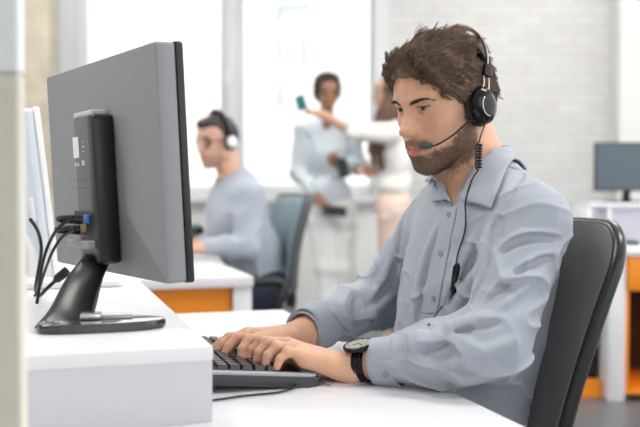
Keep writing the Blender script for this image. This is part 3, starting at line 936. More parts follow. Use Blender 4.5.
bm = bmesh.new(); dbox(bm, -.70, .2135, UN, 2.19, .781, .800, .0022); obj('top_board', bm, M_white, ris, 40)
bm = bmesh.new(); dbox(bm, -.70, .2125, UN+.002, UN+.018, .7005, .781, .0); obj('front_panel', bm, M_whitep, ris)
bm = bmesh.new(); dbox(bm, .196, .2125, UN+.019, 2.188, .7005, .781, .0); obj('side_panel', bm, M_whitep, ris)
# --- big grey monitor seen from behind
A = P(57, 171, 1.665); B_ = P(168.5, 171, 1.262)           # far and near edge of the screen, mid height
mx = (B_-A)*np.array([1, 1, 0]); W_m = np.linalg.norm(mx); mx /= W_m
mn = np.array([mx[1], -mx[0], 0])                          # out of the back, towards the camera
tilt = math.radians(3.0)
up = np.array([0, 0, 1])*math.cos(tilt)+mn*math.sin(tilt)  # leans back
mn2 = mn*math.cos(tilt)-np.array([0, 0, 1])*math.sin(tilt)
zt = CAMZ-(42-HOR)/FPX*1.262; zl = CAMZ-(284.5-HOR)/FPX*1.262
MC = (A+B_)/2; MC[2] = (zt+zl)/2; H_m = (zt-zl)
MF = Matrix((mx, up, mn2)).transposed().to_4x4(); MF.translation = Vector(MC)
mw = lambda x, y, z: np.array(MF @ Vector((x, y, z)))
mon = empty('monitor', MC*np.array([1, 1, 0])+np.array([0, 0, .8]), 'large grey monitor seen from behind on a black foot', 'monitor')
bm = bmesh.new(); add_prism(bm, rrect(W_m, H_m, .006, 4), MF @ Matrix.Translation((0, 0, -.020)), .030, .003); obj('back_shell', bm, M_grey, mon, 35)
bm = bmesh.new(); add_prism(bm, rrect(W_m+.003, H_m+.003, .006, 4), MF @ Matrix.Translation((0, 0, -.032)), .0118, .002); obj('bezel', bm, M_black, mon, 35)
bm = bmesh.new(); add_box(bm, (0, 0, 0), (W_m/2-.012, H_m/2-.012, .0006), None); bmesh.ops.transform(bm, matrix=MF @ Matrix.Translation((0, 0, -.0328)), verts=bm.verts); obj('screen', bm, M_screen, mon)
# connector housing: a tall box on the back, its right flank black
hx = .012
bm = bmesh.new(); add_prism(bm, rrect(.100, .235, .008, 4), MF @ Matrix.Translation((hx+.012, -.035, .010)), .030, .003); hs = obj('connector_housing', bm, M_dgrey, mon, 35)
bm = bmesh.new(); add_prism(bm, rrect(.028, .236, .010, 4), MF @ Matrix.Translation((hx+.052, -.035, .010)), .036, .006); obj('housing_flank', bm, M_black, mon, 35)
bm = bmesh.new(); add_prism(bm, rrect(.085, .010, .003, 3), MF @ Matrix.Translation((hx-.005, .086, .010)), .026, .002); obj('housing_lip', bm, mat('lip_light_grey', srgb(200, 202, 202), .4), mon, 35)
bm = bmesh.new(); add_prism(bm, rrect(.026, .034, .001, 2), MF @ Matrix.Translation((hx-.030, .034, .0402)), .0006); obj('sticker', bm, mat('paper_sticker', srgb(238, 238, 238), .6), mon)
bm = bmesh.new()
for dx, dy, w_, h_ in ((-.036, .006, .008, .006), (-.024, .006, .010, .006), (.000, .008, .012, .008), (.004, .034, .010, .003), (.004, .026, .008, .002), (.004, .042, .008, .002)):
    add_prism(bm, rrect(w_, h_, .0006, 1), MF @ Matrix.Translation((hx+dx, dy, .0402)), .0005)
obj('sticker', bm, mat('grey_print', srgb(200, 202, 202), .6), mon)
bm = bmesh.new()
for i in range(14): add_prism(bm, rrect(.002, .0016, .0004, 1), MF @ Matrix.Translation((hx-.044+(i % 7)*.012, -.020-.012*(i//7), .0401)), .0006)
obj('vent_holes', bm, M_black, mon)
bm = bmesh.new(); add_prism(bm, rrect(.085, .040, .002, 2), MF @ Matrix.Translation((hx-.012, -.090, .0395)), .0012); pb = obj('port_panel', bm, mat('port_panel_dark', srgb(50, 50, 54), .5), mon)  # dark grey backing panel of the ports
for dx, c, w_ in ((.012, srgb(70, 130, 210), .014), (-.006, srgb(190, 170, 140), .014), (-.024, srgb(120, 122, 126), .014)):
    bm = bmesh.new(); add_prism(bm, rrect(w_, .014, .002, 2), MF @ Matrix.Translation((hx+dx, -.096 if dx < .01 else -.082, .041)), .006, .001); obj('port', bm, mat('port_colour', c, .4), mon, 35)
bm = bmesh.new(); add_prism(bm, rrect(.100, .012, .002, 2), MF @ Matrix.Translation((hx-.002, -.122, .010)), .048, .002); obj('port_shelf', bm, mat('shelf_grey', srgb(150, 152, 152), .4), mon, 35)
# foot: a slanting black arm out of a flat oval base
zb0 = .8005
bc = P(100, 322, 1.315); bc[2] = zb0
ax = P(40, 329, 1.28); ax[2] = zb0
out = [(-.016, -.03), (-.012, -.058), (.02, -.068), (.10, -.058), (.155, -.036), (.176, -.010), (.178, .012), (.160, .040), (.10, .062), (.03, .066), (-.010, .050)]
q = catmull([np.array([x, y, 0]) for x, y in out]+[np.array([*out[0], 0])], 4)[:-1]
bx = P(162, 324, 1.30)-P(46, 328, 1.27); bx[2] = 0; BL = np.linalg.norm(bx); bx /= BL
BO = P(50, 325, 1.285); BO[2] = zb0
BM = frame_from((0, 0, 1), bx, BO)
sb = BL/.178
bm = bmesh.new(); add_prism(bm, [(p[0]*sb, p[1]*.72) for p in q], BM, .013, .004, 3); base = obj('foot_base', bm, mat('foot_gloss', srgb(30, 31, 34), .06, coat=1.0), mon, 40)
bm = bmesh.new(); add_prism(bm, rrect(.046, .036, .003, 2), BM @ Matrix.Translation((.093, .016, .013)), .0016, .0006); obj('foot_recess', bm, mat('recess_grey', srgb(128, 134, 134), .4), base, 40)
bm = bmesh.new(); add_prism(bm, rrect(.030, .030, .002, 2), BM @ Matrix.Translation((.056, .006, .013)), .010, .003); obj('hinge', bm, M_silver, base, 40)
p0 = np.array(BM @ Vector((-.010, 0, .004))); p0b = np.array(BM @ Vector((.052, 0, .004)))
top = mw(hx+.004, -.140, .030); fw = top-p0
path = [p0+np.array([0, 0, 0]), p0+fw*.30+np.array([0, 0, -.008]), p0+fw*.62+np.array([0, 0, .002]), top]
bm = bmesh.new(); rows = []
sdv = np.cross(bx, [0, 0, 1])
for i, p in enumerate(catmull(path, 6)):
    t = i/18; wd = .032*(1-t)+.018*t; wn = .034*(1-t)+.020*t
    c = p+bx*wn*.75*(1-t*.6)
    rows.append([c+sdv*wd*math.cos(a)*1.0+bx*wn*math.sin(a)*1.15 for a in np.linspace(0, 2*PI, 24, endpoint=False)])
grid_mesh(bm, rows, True); bm.faces.new([bm.verts[-24+i] for i in range(24)] if False else [v for v in list(bm.verts)[-24:]])
arm = obj('foot_arm', bm, M_black, mon, 50)
bm = bmesh.new(); add_tube(bm, [top-mx*.026+mn2*.000, top+mx*.026], .011, 16); obj('pivot', bm, M_black, mon, 40)
# --- cables behind it
M_cable = mat('black_cable', srgb(18, 18, 20), .4)
def cable(name, lab, pts, r, plug=None, group=None):
    t = empty(name, pts[0], lab, 'cable', group)
    bm = bmesh.new(); q = catmull(pts, 8); add_tube(bm, q, r, 10); obj('wire', bm, M_cable, t, 60)
    for (i0, L, rr) in (plug or []):
        a = np.array(q[i0]); b = np.array(q[i0+1 if i0 >= 0 else i0-1]); d = (b-a)/np.linalg.norm(b-a)
        bm = bmesh.new(); add_tube(bm, [a, a+d*L*.15, a+d*L*.8, a+d*L], [rr, rr, rr*.9, r*1.2], 12); obj('plug', bm, M_black, t, 40)
    return t
p1 = mw(hx-.006, -.083, .046); p2 = mw(hx-.018, -.100, .046)
cable('monitor_cable', 'upper black cable arching left out of the monitor ports', [p1, p1+mn*.03+np.array([-.010, 0, .002]), P(72, 217, 1.40), P(58, 228, 1.42), P(48, 245, 1.45), P(41, 268, 1.47), P(38, 292, 1.475), P(36, 304, 1.475)], .0027, [(0, .040, .0075)], 'cables behind the monitor')
cable('monitor_cable', 'lower black cable running left out of the monitor ports', [p2, p2+mn*.028+np.array([-.010, 0, .001]), P(74, 229, 1.41), P(62, 237, 1.43), P(52, 252, 1.455), P(44, 272, 1.50), P(38, 290, 1.54), P(34, 296, 1.56)], .0025, [(0, .040, .0075)], 'cables behind the monitor')
cable('power_cable', 'black power lead with a thick plug lying behind the black foot', [P(67, 271, 1.60), P(58, 278, 1.60), P(47, 288, 1.60), P(38, 296, 1.62), P(35, 288, 1.68), P(38, 270, 1.70), P(41, 250, 1.71), P(38, 232, 1.72), P(30, 219, 1.73)], .0034, [(0, .030, .0090)])
# --- slim white monitor further along
A2 = P(50, 283, 1.93); zb1 = A2[2]
wz1 = CAMZ-(111-HOR)/FPX*1.93; tl = math.radians(6.5)
sx = P(54, 200, 1.93)-P(20, 200, 2.25); sx[2] = 0; sx /= np.linalg.norm(sx); sn = np.array([sx[1], -sx[0], 0])
su = np.array([0, 0, 1])*math.cos(tl)+sn*math.sin(tl); sn2 = sn*math.cos(tl)-np.array([0, 0, 1])*math.sin(tl)
Hs = (wz1-zb1)/math.cos(tl); SM = Matrix((sx, su, sn2)).transposed().to_4x4(); SM.translation = Vector(A2-sx*.25+su*Hs/2+np.array([0, 0, .004]))
wm = empty('white_monitor', A2*np.array([1, 1, 0])+np.array([0, 0, .80]), 'slim white monitor half hidden behind the blurred post', 'monitor')
bm = bmesh.new(); add_prism(bm, rrect(.5, Hs, .010, 4), SM @ Matrix.Translation((0, 0, -.008)), .020, .004); obj('back_shell', bm, mat('pale_blue_white', srgb(214, 222, 232), .35), wm, 35)
bm = bmesh.new(); add_prism(bm, rrect(.504, Hs+.004, .010, 4), SM @ Matrix.Translation((0, 0, -.022)), .0138, .003); obj('bezel', bm, mat('bright_white_plastic', srgb(244, 245, 246), .3), wm, 35)
bm = bmesh.new(); add_prism(bm, rrect(.48, Hs-.02, .002, 2), SM @ Matrix.Translation((0, 0, -.0226)), .0006); obj('screen', bm, M_screen, wm)
fb = P(92, 285, 1.93); fb[2] = .8005
FM = frame_from((0, 0, 1), NV, fb+NV*-.06+UV*.02)
bm = bmesh.new(); add_prism(bm, rrect(.24, .21, .012, 4), FM, .015, .004); obj('foot', bm, mat('foot_white', srgb(232, 232, 234), .3), wm, 35)
nk = np.array(SM @ Vector((.10, -.10, .012)))
bm = bmesh.new(); add_tube(bm, [np.array(FM @ Vector((-.06, .02, .012))), np.array(FM @ Vector((-.06, .02, .06))), nk], [.016, .014, .014], 14); obj('neck', bm, M_white, wm, 40)
bm = bmesh.new(); add_prism(bm, rrect(.03, .05, .004, 3), SM @ Matrix.Translation((.235, -.03, .012)), .012, .003); obj('side_clip', bm, M_white, wm, 35)
# ------------------------------------------------------------------ keyboard
M_key = mat('key_black', srgb(40, 41, 46), .22, spec=.6)
M_deck = mat('keyboard_deck', srgb(186, 189, 194), .35)
M_kside = mat('keyboard_side', srgb(62, 63, 67), .3)
kb = empty('keyboard', D(.315, 1.46, .70), 'dark computer keyboard with silvery edge under the typing hands', 'keyboard')
KN0, KN1, KU0, KU1 = .218, .412, 1.296, 1.630
KT = math.radians(5.0)
def KM(h=0.0):          # local x: towards the man, y: along, z: up off the tilted deck
    M = DROT.copy(); M.translation = Vector(D((KN0+KN1)/2, (KU0+KU1)/2, .7165+h))
    return M @ Matrix.Rotation(KT, 4, 'Y')
kw, kl = KN1-KN0, KU1-KU0
def kout(ins, r):
    w, l = kw/2-ins, kl/2-ins; o = []
    for x, y in rrect(2*w, 2*l, r, 6):
        o.append((x+.010*(1-(y/l)**2)*(1 if x > 0 else 0), y-.006*(1-(x/w)**2)*(1 if y < 0 else -1)*-1))
    return o
bm = bmesh.new(); add_prism(bm, kout(0, .018), KM(-.010), .016, .005, 3); obj('keyboard_base', bm, M_kside, kb, 40)
bm = bmesh.new(); add_prism(bm, kout(.004, .016), KM(.0055), .0045, .0022, 2); obj('deck', bm, M_deck, kb, 40)
bm = bmesh.new(); add_prism(bm, rrect(kw-.038, kl-.040, .004, 3), KM(.0085) @ Matrix.Translation((-.006, .002, 0)), .0022, .0006); obj('key_well', bm, M_black, kb, 40)
for sx in (-.075, .075):
    for sy in (-.14, .14):
        bm = bmesh.new(); p = np.array(KM() @ Vector((sx, sy, -.008))); hh = max(.003, (p[2]-.7005)/2)
        add_box(bm, (p[0], p[1], .7005+hh), (.010, .012, hh), DROT, .001); obj('foot', bm, M_black, kb)
def key_mesh(w, l):
    bm = bmesh.new(); h = .0075
    add_prism(bm, rrect(w, l, .0018, 2), Matrix.Identity(4), h, .0)
    for v in bm.verts:
        if v.co.z > h*.5: v.co.x *= .84; v.co.y *= .90 if l > .02 else .84
    bmesh.ops.bevel(bm, geom=[e for e in bm.edges if all(v.co.z > h*.5 for v in e.verts)], offset=.0009, segments=2, affect='EDGES')
    me = bpy.data.meshes.new('key'); bmesh.ops.recalc_face_normals(bm, faces=bm.faces); bm.to_mesh(me); bm.free()
    me.materials.append(M_key); return me
cache = {}
rows = [(-.074, [1]*15), (-.050, [1]*13+[2]), (-.0305, [1.5]+[1]*12+[1.5]), (-.011, [1.8]+[1]*11+[2.2]), (.0085, [2.3]+[1]*10+[1.7, 1]), (.028, [1.5, 1.2, 1.2, 6, 1.2, 1.2, 1.2, 1.5])]
NK = 0
for (x, ws) in rows:
    tot = sum(ws); span = .290; y = -kl/2+.022; u1 = span/tot
    for w_ in ws:
        l = u1*w_
        k_ = round(l, 4)
        if k_ not in cache: cache[k_] = key_mesh(.0180, l-.0015)
        o = bpy.data.objects.new('key', cache[k_]); C.objects.link(o); o.parent = kb
        o.matrix_parent_inverse = Matrix.Translation(-kb.location)
        o.matrix_basis = KM(.0105) @ Matrix.Translation((x-.004, y+l/2, 0)); y += l; NK += 1
kc = empty('keyboard_cable', D(.25, 1.25, .70), 'thin dark cord lying on the desk in front of the keyboard', 'cable')
bm = bmesh.new(); add_tube(bm, catmull([D(.215, 1.300, .7035), D(.222, 1.255, .7030), D(.245, 1.252, .7030), D(.280, 1.262, .7030), D(.33, 1.268, .703), D(.36, 1.283, .704), D(.372, 1.30, .706)], 8), .0018, 8); obj('wire', bm, M_cable, kc, 60)
# --- sheet of paper under the wrist
bm = bmesh.new(); add_box(bm, D(.475, 1.400, .7012), (.060, .100, .0006), DROT @ Matrix.Rotation(.12, 4, 'Z')); pp = obj('paper_sheet', bm, mat('white_paper', srgb(232, 228, 240), .7))
tag(pp, 'white paper sheet lying under the wrist with the watch', 'paper')
# ------------------------------------------------------------------ wristwatch
LE, LW = JL[1], JL[2]; wd_ = (LW-LE)/np.linalg.norm(LW-LE)
wc = LW-wd_*.004+np.array([0, 0, -.0015])
wz = np.array([-.05, -.20, 1.0]); wz -= wd_*(wz@wd_); wz /= np.linalg.norm(wz); wy = np.cross(wz, wd_)
watch = empty('wristwatch', wc-np.array([0, 0, .03]), 'black steel wristwatch with a silver grey dial on his left wrist', 'watch')
M_wblack = mat('black_steel', srgb(40, 40, 43), .25, metal=.85)
RX, RZ = .0312, .0266
def ringp(a, r=0.0): return wc+wy*math.cos(a)*(RX+r)+wz*math.sin(a)*(RZ+r)
nl = 34
for i in range(nl):
    a = 2*PI*i/nl; 
    if abs(((a-PI/2+PI) % (2*PI))-PI) < .62: continue
    n = ringp(a, .01)-ringp(a); n /= np.linalg.norm(n)
    bm = bmesh.new()
    for off, wdt in ((-.0068, .0029), (0, .0031), (.0068, .0029)):
        a2 = a+(.09 if off == 0 else 0); n2 = ringp(a2, .01)-ringp(a2); n2 /= np.linalg.norm(n2)
        M = frame_from(n2, wd_, ringp(a2)+wd_*off)
        add_box(bm, (0, 0, 0), (wdt, .0027, .0013), None, .0005, 1) if False else add_prism(bm, rrect(wdt*2, .0050, .0008, 2), M, .0024, .0006)
    obj('strap_link', bm, M_wblack, watch, 40)
dc = wc+wz*(RZ+.0005)+wd_*.002-np.array([0, .004, 0]); DM = frame_from(wz, wd_, dc) @ Matrix.Diagonal((1.3, 1.3, .9, 1))
bm = bmesh.new(); add_lathe(bm, [(0, -.001), (.0165, -.001), (.0195, .001), (.0200, .004), (.0196, .0072), (.0182, .0084), (.0174, .0082), (.0170, .0070), (0, .0070)], DM, 48); cs = obj('case', bm, M_wblack, watch, 35)
bm = bmesh.new(); add_lathe(bm, [(0, .0074), (.0168, .0074), (.0169, .0070), (0, .0069)], DM, 48); dl = obj('dial', bm, mat('grey_dial', srgb(152, 156, 147), .4), watch)
bm = bmesh.new()
for i in range(12):
    a = 2*PI*i/12; add_prism(bm, rrect(.0030, .0009, .0002, 1), DM @ Matrix.Rotation(a, 4, 'Z') @ Matrix.Translation((.0140, 0, .0074)), .0004)
obj('hour_marks', bm, M_black, dl)
bm = bmesh.new()
for a, L in ((.6, .009), (2.3, .013)): add_prism(bm, rrect(L, .0011, .0004, 1), DM @ Matrix.Rotation(a, 4, 'Z') @ Matrix.Translation((L/2-.001, 0, .0079)), .0004)
obj('hands', bm, M_black, dl)
bm = bmesh.new(); cd_ = np.array(DM @ Vector((0, -.0205, .004))); add_tube(bm, [np.array(DM @ Vector((0, -.0195, .004))), np.array(DM @ Vector((0, -.0235, .004)))], .0026, 12); obj('crown', bm, M_silver, watch, 40)
# ------------------------------------------------------------------ headset
hd = empty('headset', H1.w(0, 0, 0), 'black wired headset with silver band on the bearded man', 'headset')
M_pad = mat('black_padding', srgb(30, 31, 34), .55); M_chrome = mat('band_chrome', srgb(232, 226, 224), .3, metal=1.0)
for s in (1, -1):
    n = H1.R[:, 1]*s; cc = H1.w(-.004, s*.0905, .012)
    if s == 1: cc = P(481, 106, np.dot(cc, [0, 1, 0])); n = n+np.array([.10, -.10, .02]); n /= np.linalg.norm(n); CUP = cc; CN = n
    M = frame_from(n, H1.R[:, 2], cc) @ Matrix.Diagonal((1.12, .94, 1, 1))
    bm = bmesh.new(); add_lathe(bm, [(0, -.016), (.020, -.016), (.029, -.013), (.031, -.006), (.029, -.001), (0, -.001)], M, 40); obj('ear_cushion', bm, M_pad, hd, 50)
    bm = bmesh.new(); add_lathe(bm, [(0, -.0012), (.027, -.0012), (.0285, .003), (.0270, .009), (.0225, .0145), (.015, .0180), (.008, .0192), (0, .0195)], M, 48); cup = obj('ear_cup', bm, M_gloss, hd, 60)
    bm = bmesh.new(); add_tube(bm, catmull([np.array(M @ Vector((.016*math.cos(a)*1.0, .017*math.sin(a), .0175+.001))) for a in np.linspace(.5, 2.9, 8)], 4), .0009, 8); obj('cup_trim', bm, M_chrome, cup, 60)
    # slider block and the wires from it to the cup
    if s == 1: blk = P(486, 71, cc[1]+.006)
    else: blk = H1.w(-.018, -.0860, .072)
    u_ = (blk-cc)/np.linalg.norm(blk-cc)
    for y in (-.006, .006):
        o_ = np.cross(n, u_)*y
        bm = bmesh.new(); add_tube(bm, catmull([cc+u_*.026+o_*1.4+n*.004, cc+u_*.036+o_+n*.004, blk+o_-u_*.006], 4), .0013, 8); obj('slider_wire', bm, M_chrome, hd, 60)
    bm = bmesh.new(); add_prism(bm, rrect(.021, .019, .004, 4), frame_from(n, u_, blk-n*.005), .011, .0025); obj('slider_block', bm, M_gloss, hd, 40)
    if s == 1: BLK = blk
    else: BLK2 = blk
topc = H1.w(-.030, 0, .166)
l1 = H1.l(BLK); l2 = H1.l(BLK2)
def arch(hz, ymul, dx):
    q = [BLK]
    for a in np.linspace(12, 168, 14):
        r = math.radians(a); x0 = l1[0]+(l2[0]-l1[0])*a/180
        q.append(H1.w(x0+(-.016+dx)*math.sin(r), .092*math.cos(r)*ymul, .066+(hz-.066)*math.sin(r)))
    return q+[BLK2]
ar = catmull(arch(.148, 1.0, -.020), 4)
bm = bmesh.new(); add_tube(bm, ar, .0036, 10, (1.5, .5)); obj('headband', bm, M_chrome, hd, 60)
ar2 = catmull(arch(.124, .96, .006), 4)[5:-5]
bm = bmesh.new(); add_tube(bm, ar2, .0075, 12, (1.6, .55)); obj('head_pad', bm, M_pad, hd, 60)
# microphone arm
mt = H1.w(.0985, .0365, -.0455)
q = catmull([CUP+H1.R[:, 2]*-.022+CN*.008+H1.R[:, 0]*.004, H1.w(.030, .0865, -.018), H1.w(.065, .071, -.036), H1.w(.088, .050, -.047), mt], 8)
bm = bmesh.new(); add_tube(bm, q, .0016, 10); mb_ = obj('microphone_arm', bm, M_black, hd, 60)
dm = q[-1]-q[-3]; dm /= np.linalg.norm(dm)
bm = bmesh.new(); add_tube(bm, [mt-dm*.010, mt-dm*.008, mt-dm*.002, mt+dm*.008, mt+dm*.013, mt+dm*.0145], [.0018, .0042, .0052, .0052, .0042, .001], 16); obj('microphone', bm, mat('microphone_foam', srgb(70, 76, 82), .6), hd, 50)
bm = bmesh.new(); add_tube(bm, [CUP-H1.R[:, 2]*.022+CN*.004, CUP-H1.R[:, 2]*.020+CN*.014], .0075, 16); obj('arm_hub', bm, M_gloss, hd, 40)
# cord: straight, coiled, then down over the shirt to the in-line control
c0 = CUP-H1.R[:, 2]*.030+CN*.002
st0 = P(479, 142, 1.44); st1 = P(478, 170, 1.415)
off = lambda x, y, g=.004: (lambda p: p+sgrad(p)*g)(surf(x, y))
q = catmull([c0, P(481, 134, 1.447), st0], 6)
ax = st1-st0; L = np.linalg.norm(ax); ax /= L; e1 = np.cross(ax, [0, 1, 0]); e1 /= np.linalg.norm(e1); e2 = np.cross(ax, e1)
hel = [st0+ax*L*t+(e1*math.cos(2*PI*9*t)+e2*math.sin(2*PI*9*t))*.0046*min(1, t*12, (1-t)*12) for t in np.linspace(0, 1, 9*14)]
low = catmull([st1, off(476, 186, .013), off(471, 204, .0125), off(468, 216, .006), off(466, 232), off(460, 255), off(457, 266), off(452, 292), off(443, 308), off(430, 327)], 8)
bm = bmesh.new(); add_tube(bm, q+hel[1:-1]+low, .0013, 8); cd = obj('cord', bm, M_black, hd, 60)
a_, b_ = off(458.5, 264, .005), off(452, 293, .005)
bm = bmesh.new(); add_tube(bm, [a_+(b_-a_)*t for t in (0, .05, .12, .5, .88, .95, 1)], [.0018, .0038, .0056, .0062, .0056, .0038, .0018], 14); ic = obj('inline_control', bm, M_gloss, hd, 50)
# ------------------------------------------------------------------ his chair
M_mesh = mat('charcoal_fabric', srgb(98, 98, 99), .9, noise=(500, .16), bump=(700, .4, .0008), sheen=.2)
ch = empty('office_chair', D(.80, 1.40, 0), 'dark charcoal office chair the bearded man sits on', 'chair', 'office chairs')
UC, HWD = 1.398, .258
def back_pt(a, t, off=0.0):
    """a across -1..1, t up 0..1"""
    z = .46+.486*t; n0 = .712+.128*((z-.50)/.44)+.020*math.sin(PI*t)*-1+.028
    wdt = HWD*(1-.10*(1-t)**2) ; n0 -= .030*abs(a)**2.2*-1*0; n0 += .022*(1-a*a)-.022
    return D(n0+off, UC+a*wdt, z)
def outline_w(t): return 1.0 if t < .86 else math.sqrt(max(0, 1-((t-.86)/.14)**2))*.30+.70
bm = bmesh.new(); rowsb = []
ts = list(np.linspace(0, .86, 14))+list(.86+.14*np.sin(np.linspace(.15, PI/2, 9)))
for t in ts: rowsb.append([back_pt(a*outline_w(t), t) for a in np.linspace(-1, 1, 25)])
grid_mesh(bm, rowsb); bk = obj('backrest', bm, M_mesh, ch, 60); solid(bk, .020, 0)
mv = bk.modifiers.new('bev', 'BEVEL'); mv.width = .006; mv.segments = 2; mv.limit_method = 'ANGLE'
edge = [r[0] for r in rowsb]+rowsb[-1][1:-1]+[r[-1] for r in rowsb[::-1]]
bm = bmesh.new(); add_tube(bm, [p+NV*.004 for p in edge], .0115, 12); obj('back_rim', bm, mat('chair_rim', srgb(34, 34, 37), .3), bk, 60)
bm = bmesh.new(); dbox(bm, .47, .93, UC-.235, UC+.235, .36, .415, .02, 3); obj('seat', bm, M_mesh, ch, 50)
bm = bmesh.new(); add_tube(bm, [D(.78, UC, .10), D(.78, UC, .24), D(.78, UC, .2401), D(.78, UC, .36)], [.030, .030, .022, .022], 16); obj('gas_column', bm, M_black, ch, 40)
bm = bmesh.new(); add_tube(bm, catmull([D(.80, UC, .375), D(.835, UC, .395), D(.815, UC, .48), D(.778, UC, .60)], 6), .020, 12, (1.6, .7)); obj('back_support', bm, M_black, ch, 50)
def star_base(par, c, rad=.30):
    for i in range(5):
        a = 2*PI*i/5+.3; d = np.array([math.cos(a), math.sin(a), 0])
        bm = bmesh.new(); add_tube(bm, [c+d*.02+np.array([0, 0, .10]), c+d*rad*.6+np.array([0, 0, .09]), c+d*rad+np.array([0, 0, .07])], [.028, .022, .016], 12, (1, .7)); lg = obj('leg', bm, M_black, par, 50)
        sd = np.cross(d, [0, 0, 1]); bm = bmesh.new()
        for k in (-1, 1): add_tube(bm, [c+d*rad+sd*.008*k+np.array([0, 0, .028]), c+d*rad+sd*.026*k+np.array([0, 0, .028])], .0275, 18)
        obj('caster', bm, M_black, lg, 40)
star_base(ch, D(.78, UC, 0))
# trousers
M_tr = mat('navy_trousers', srgb(44, 52, 70), .8)
S = Sdf()
S.ell(D(.70, 1.40, .50), (.13, .18, .10), R3, 0)
for sgn in (1, -1):
    hip = D(.69, 1.40-sgn*.085, .51); kn = D(.27, 1.40-sgn*.14, .50); an = D(.33, 1.40-sgn*.15, .08)
    S.chain([hip, kn, an], [.085, .066, .05], .03)
sdf_obj('trousers', S, .006, M_tr, man, None, 2)
for sgn in (1, -1):
    an = D(.33, 1.40-sgn*.15, .045); S = Sdf(); tip = D(.16, 1.40-sgn*.17, .032)
    S.cone(an, tip, .045, .034, .0); S.box(D(.25, 1.40-sgn*.16, .012), (.13, .042, .012), R3, .01, .02); S.box(D(.25, 1.40-sgn*.16, -.10), (.3, .3, .1005), R3, 0, .003, True)
    sdf_obj('shoe', S, .005, M_black, man, None, 1)
# ------------------------------------------------------------------ people and furniture behind
M_skin2 = mat('skin_back', (.60, .36, .26, 1), .5, attr='Col')
M_hair_d = mat('dark_hair', srgb(44, 36, 33), .5, noise=(40, .3))
M_hair_b = mat('long_brown_hair', srgb(92, 66, 52), .45, noise=(30, .3))
M_lens = None
def strip_hair(S, H, front=.074, z0=.062):
    S.ell(H.w(.125, 0, -.020), np.array([.066, .11, .098])*H.s, H.R, .01, True)
def brow_cols(V, H, base, beard=0, lips=True):
    q = H.l(V); x, y, z = q.T; ay = np.abs(y); col = np.tile(np.array(base), (len(V), 1))
    inh = (z > -.13) & (ay < .1) & (x > .03) & (x < .14)
    b = np.exp(-((z-.039)/.004)**2)*(ay > .010)*(ay < .050)*inh; col = col*(1-.75*b[:, None])
    e = np.exp(-((z-.020)/.0045)**2-((ay-.0315)/.013)**2)*inh*(x > .06); col = col*(1-.7*e[:, None])
    if lips:
        l = np.exp(-((z+.0525)/.008)**2)*(ay < .024)*(x > .08)*inh; col = col*(1-l[:, None])+l[:, None]*np.array(base)*np.array([.9, .5, .5])
    if beard:
        m = sstep(-.036, -.05, z)*inh*(1-np.exp(-((z+.0525)/.008)**2)*(ay < .024))+np.exp(-((z+.037)/.005)**2)*(ay < .028)*(x > .08)*inh
        col = col*(1-beard*np.clip(m, 0, 1)[:, None])+beard*np.clip(m, 0, 1)[:, None]*np.array([.12, .075, .055])
    return col
def glasses(H, lab, r=.024):
    g = empty('eyeglasses', H.w(.09, 0, .02), lab, 'glasses'); M_gl = M_black
    for s in (1, -1):
        c = H.w(.094, s*.033, .017)
        q = [c+H.R[:, 1]*r*math.cos(a)*1.05*H.s+H.R[:, 2]*r*.82*math.sin(a)*H.s-H.R[:, 0]*(.010*math.cos(a)*s if math.cos(a)*s > 0 else 0) for a in np.linspace(0, 2*PI, 25)]
        bm = bmesh.new(); add_tube(bm, q, .0028, 8); obj('rim', bm, M_gl, g, 60)
        bm = bmesh.new(); f_ = [bm.verts.new(p) for p in q[:-1]]; bm.faces.new(f_); obj('lens', bm, M_glass, g)
        bm = bmesh.new(); add_tube(bm, catmull([H.w(.086, s*.058, .020), H.w(.05, s*.074, .020), H.w(.0, s*.083, .018), H.w(-.02, s*.081, .004)], 5), .0018, 8); obj('temple', bm, M_gl, g, 60)
    bm = bmesh.new(); add_tube(bm, [H.w(.094, .010, .020), H.w(.100, 0, .024), H.w(.094, -.010, .020)], .0018, 8); obj('bridge', bm, M_gl, g, 60)
def simple_fist(S, W, tip, up, r=.0095, sp=.017, side=None):
    """a relaxed hand from wrist W to the finger ends at tip: palm, four bent fingers, thumb"""
    W = np.array(W); tip = np.array(tip); f = tip-W; L = np.linalg.norm(f); f /= L
    up = np.array(up, float); up -= f*(up@f); up /= np.linalg.norm(up); sd = np.cross(f, up) if side is None else side
    m = [W+f*L*.55+sd*sp*(i-1.5) for i in range(4)]
    t = [W+f*L*(.96-.05*abs(i-1.2))+sd*sp*.8*(i-1.5)-up*.018 for i in range(4)]
    hand(S, W, f, m, t, [.075, .082, .076, .062], up, [W-sd*.020+f*.025, W-sd*.036+f*.055-up*.01, W-sd*.034+f*.085-up*.02, W-sd*.024+f*.105-up*.026], r)
def cloth_disp(amp, sc, seed=0):
    def f(p, d):
        m = np.abs(d) < .05; o = np.zeros(d.shape); q = p[m]; w_ = q+.05*np.stack([vnoise(q, 6, 1), vnoise(q, 6, 2), vnoise(q, 6, 3)], -1)
        o[m] = amp*((1-np.abs(vnoise(w_, sc, 4+seed)))**3-.4); return o
    return f
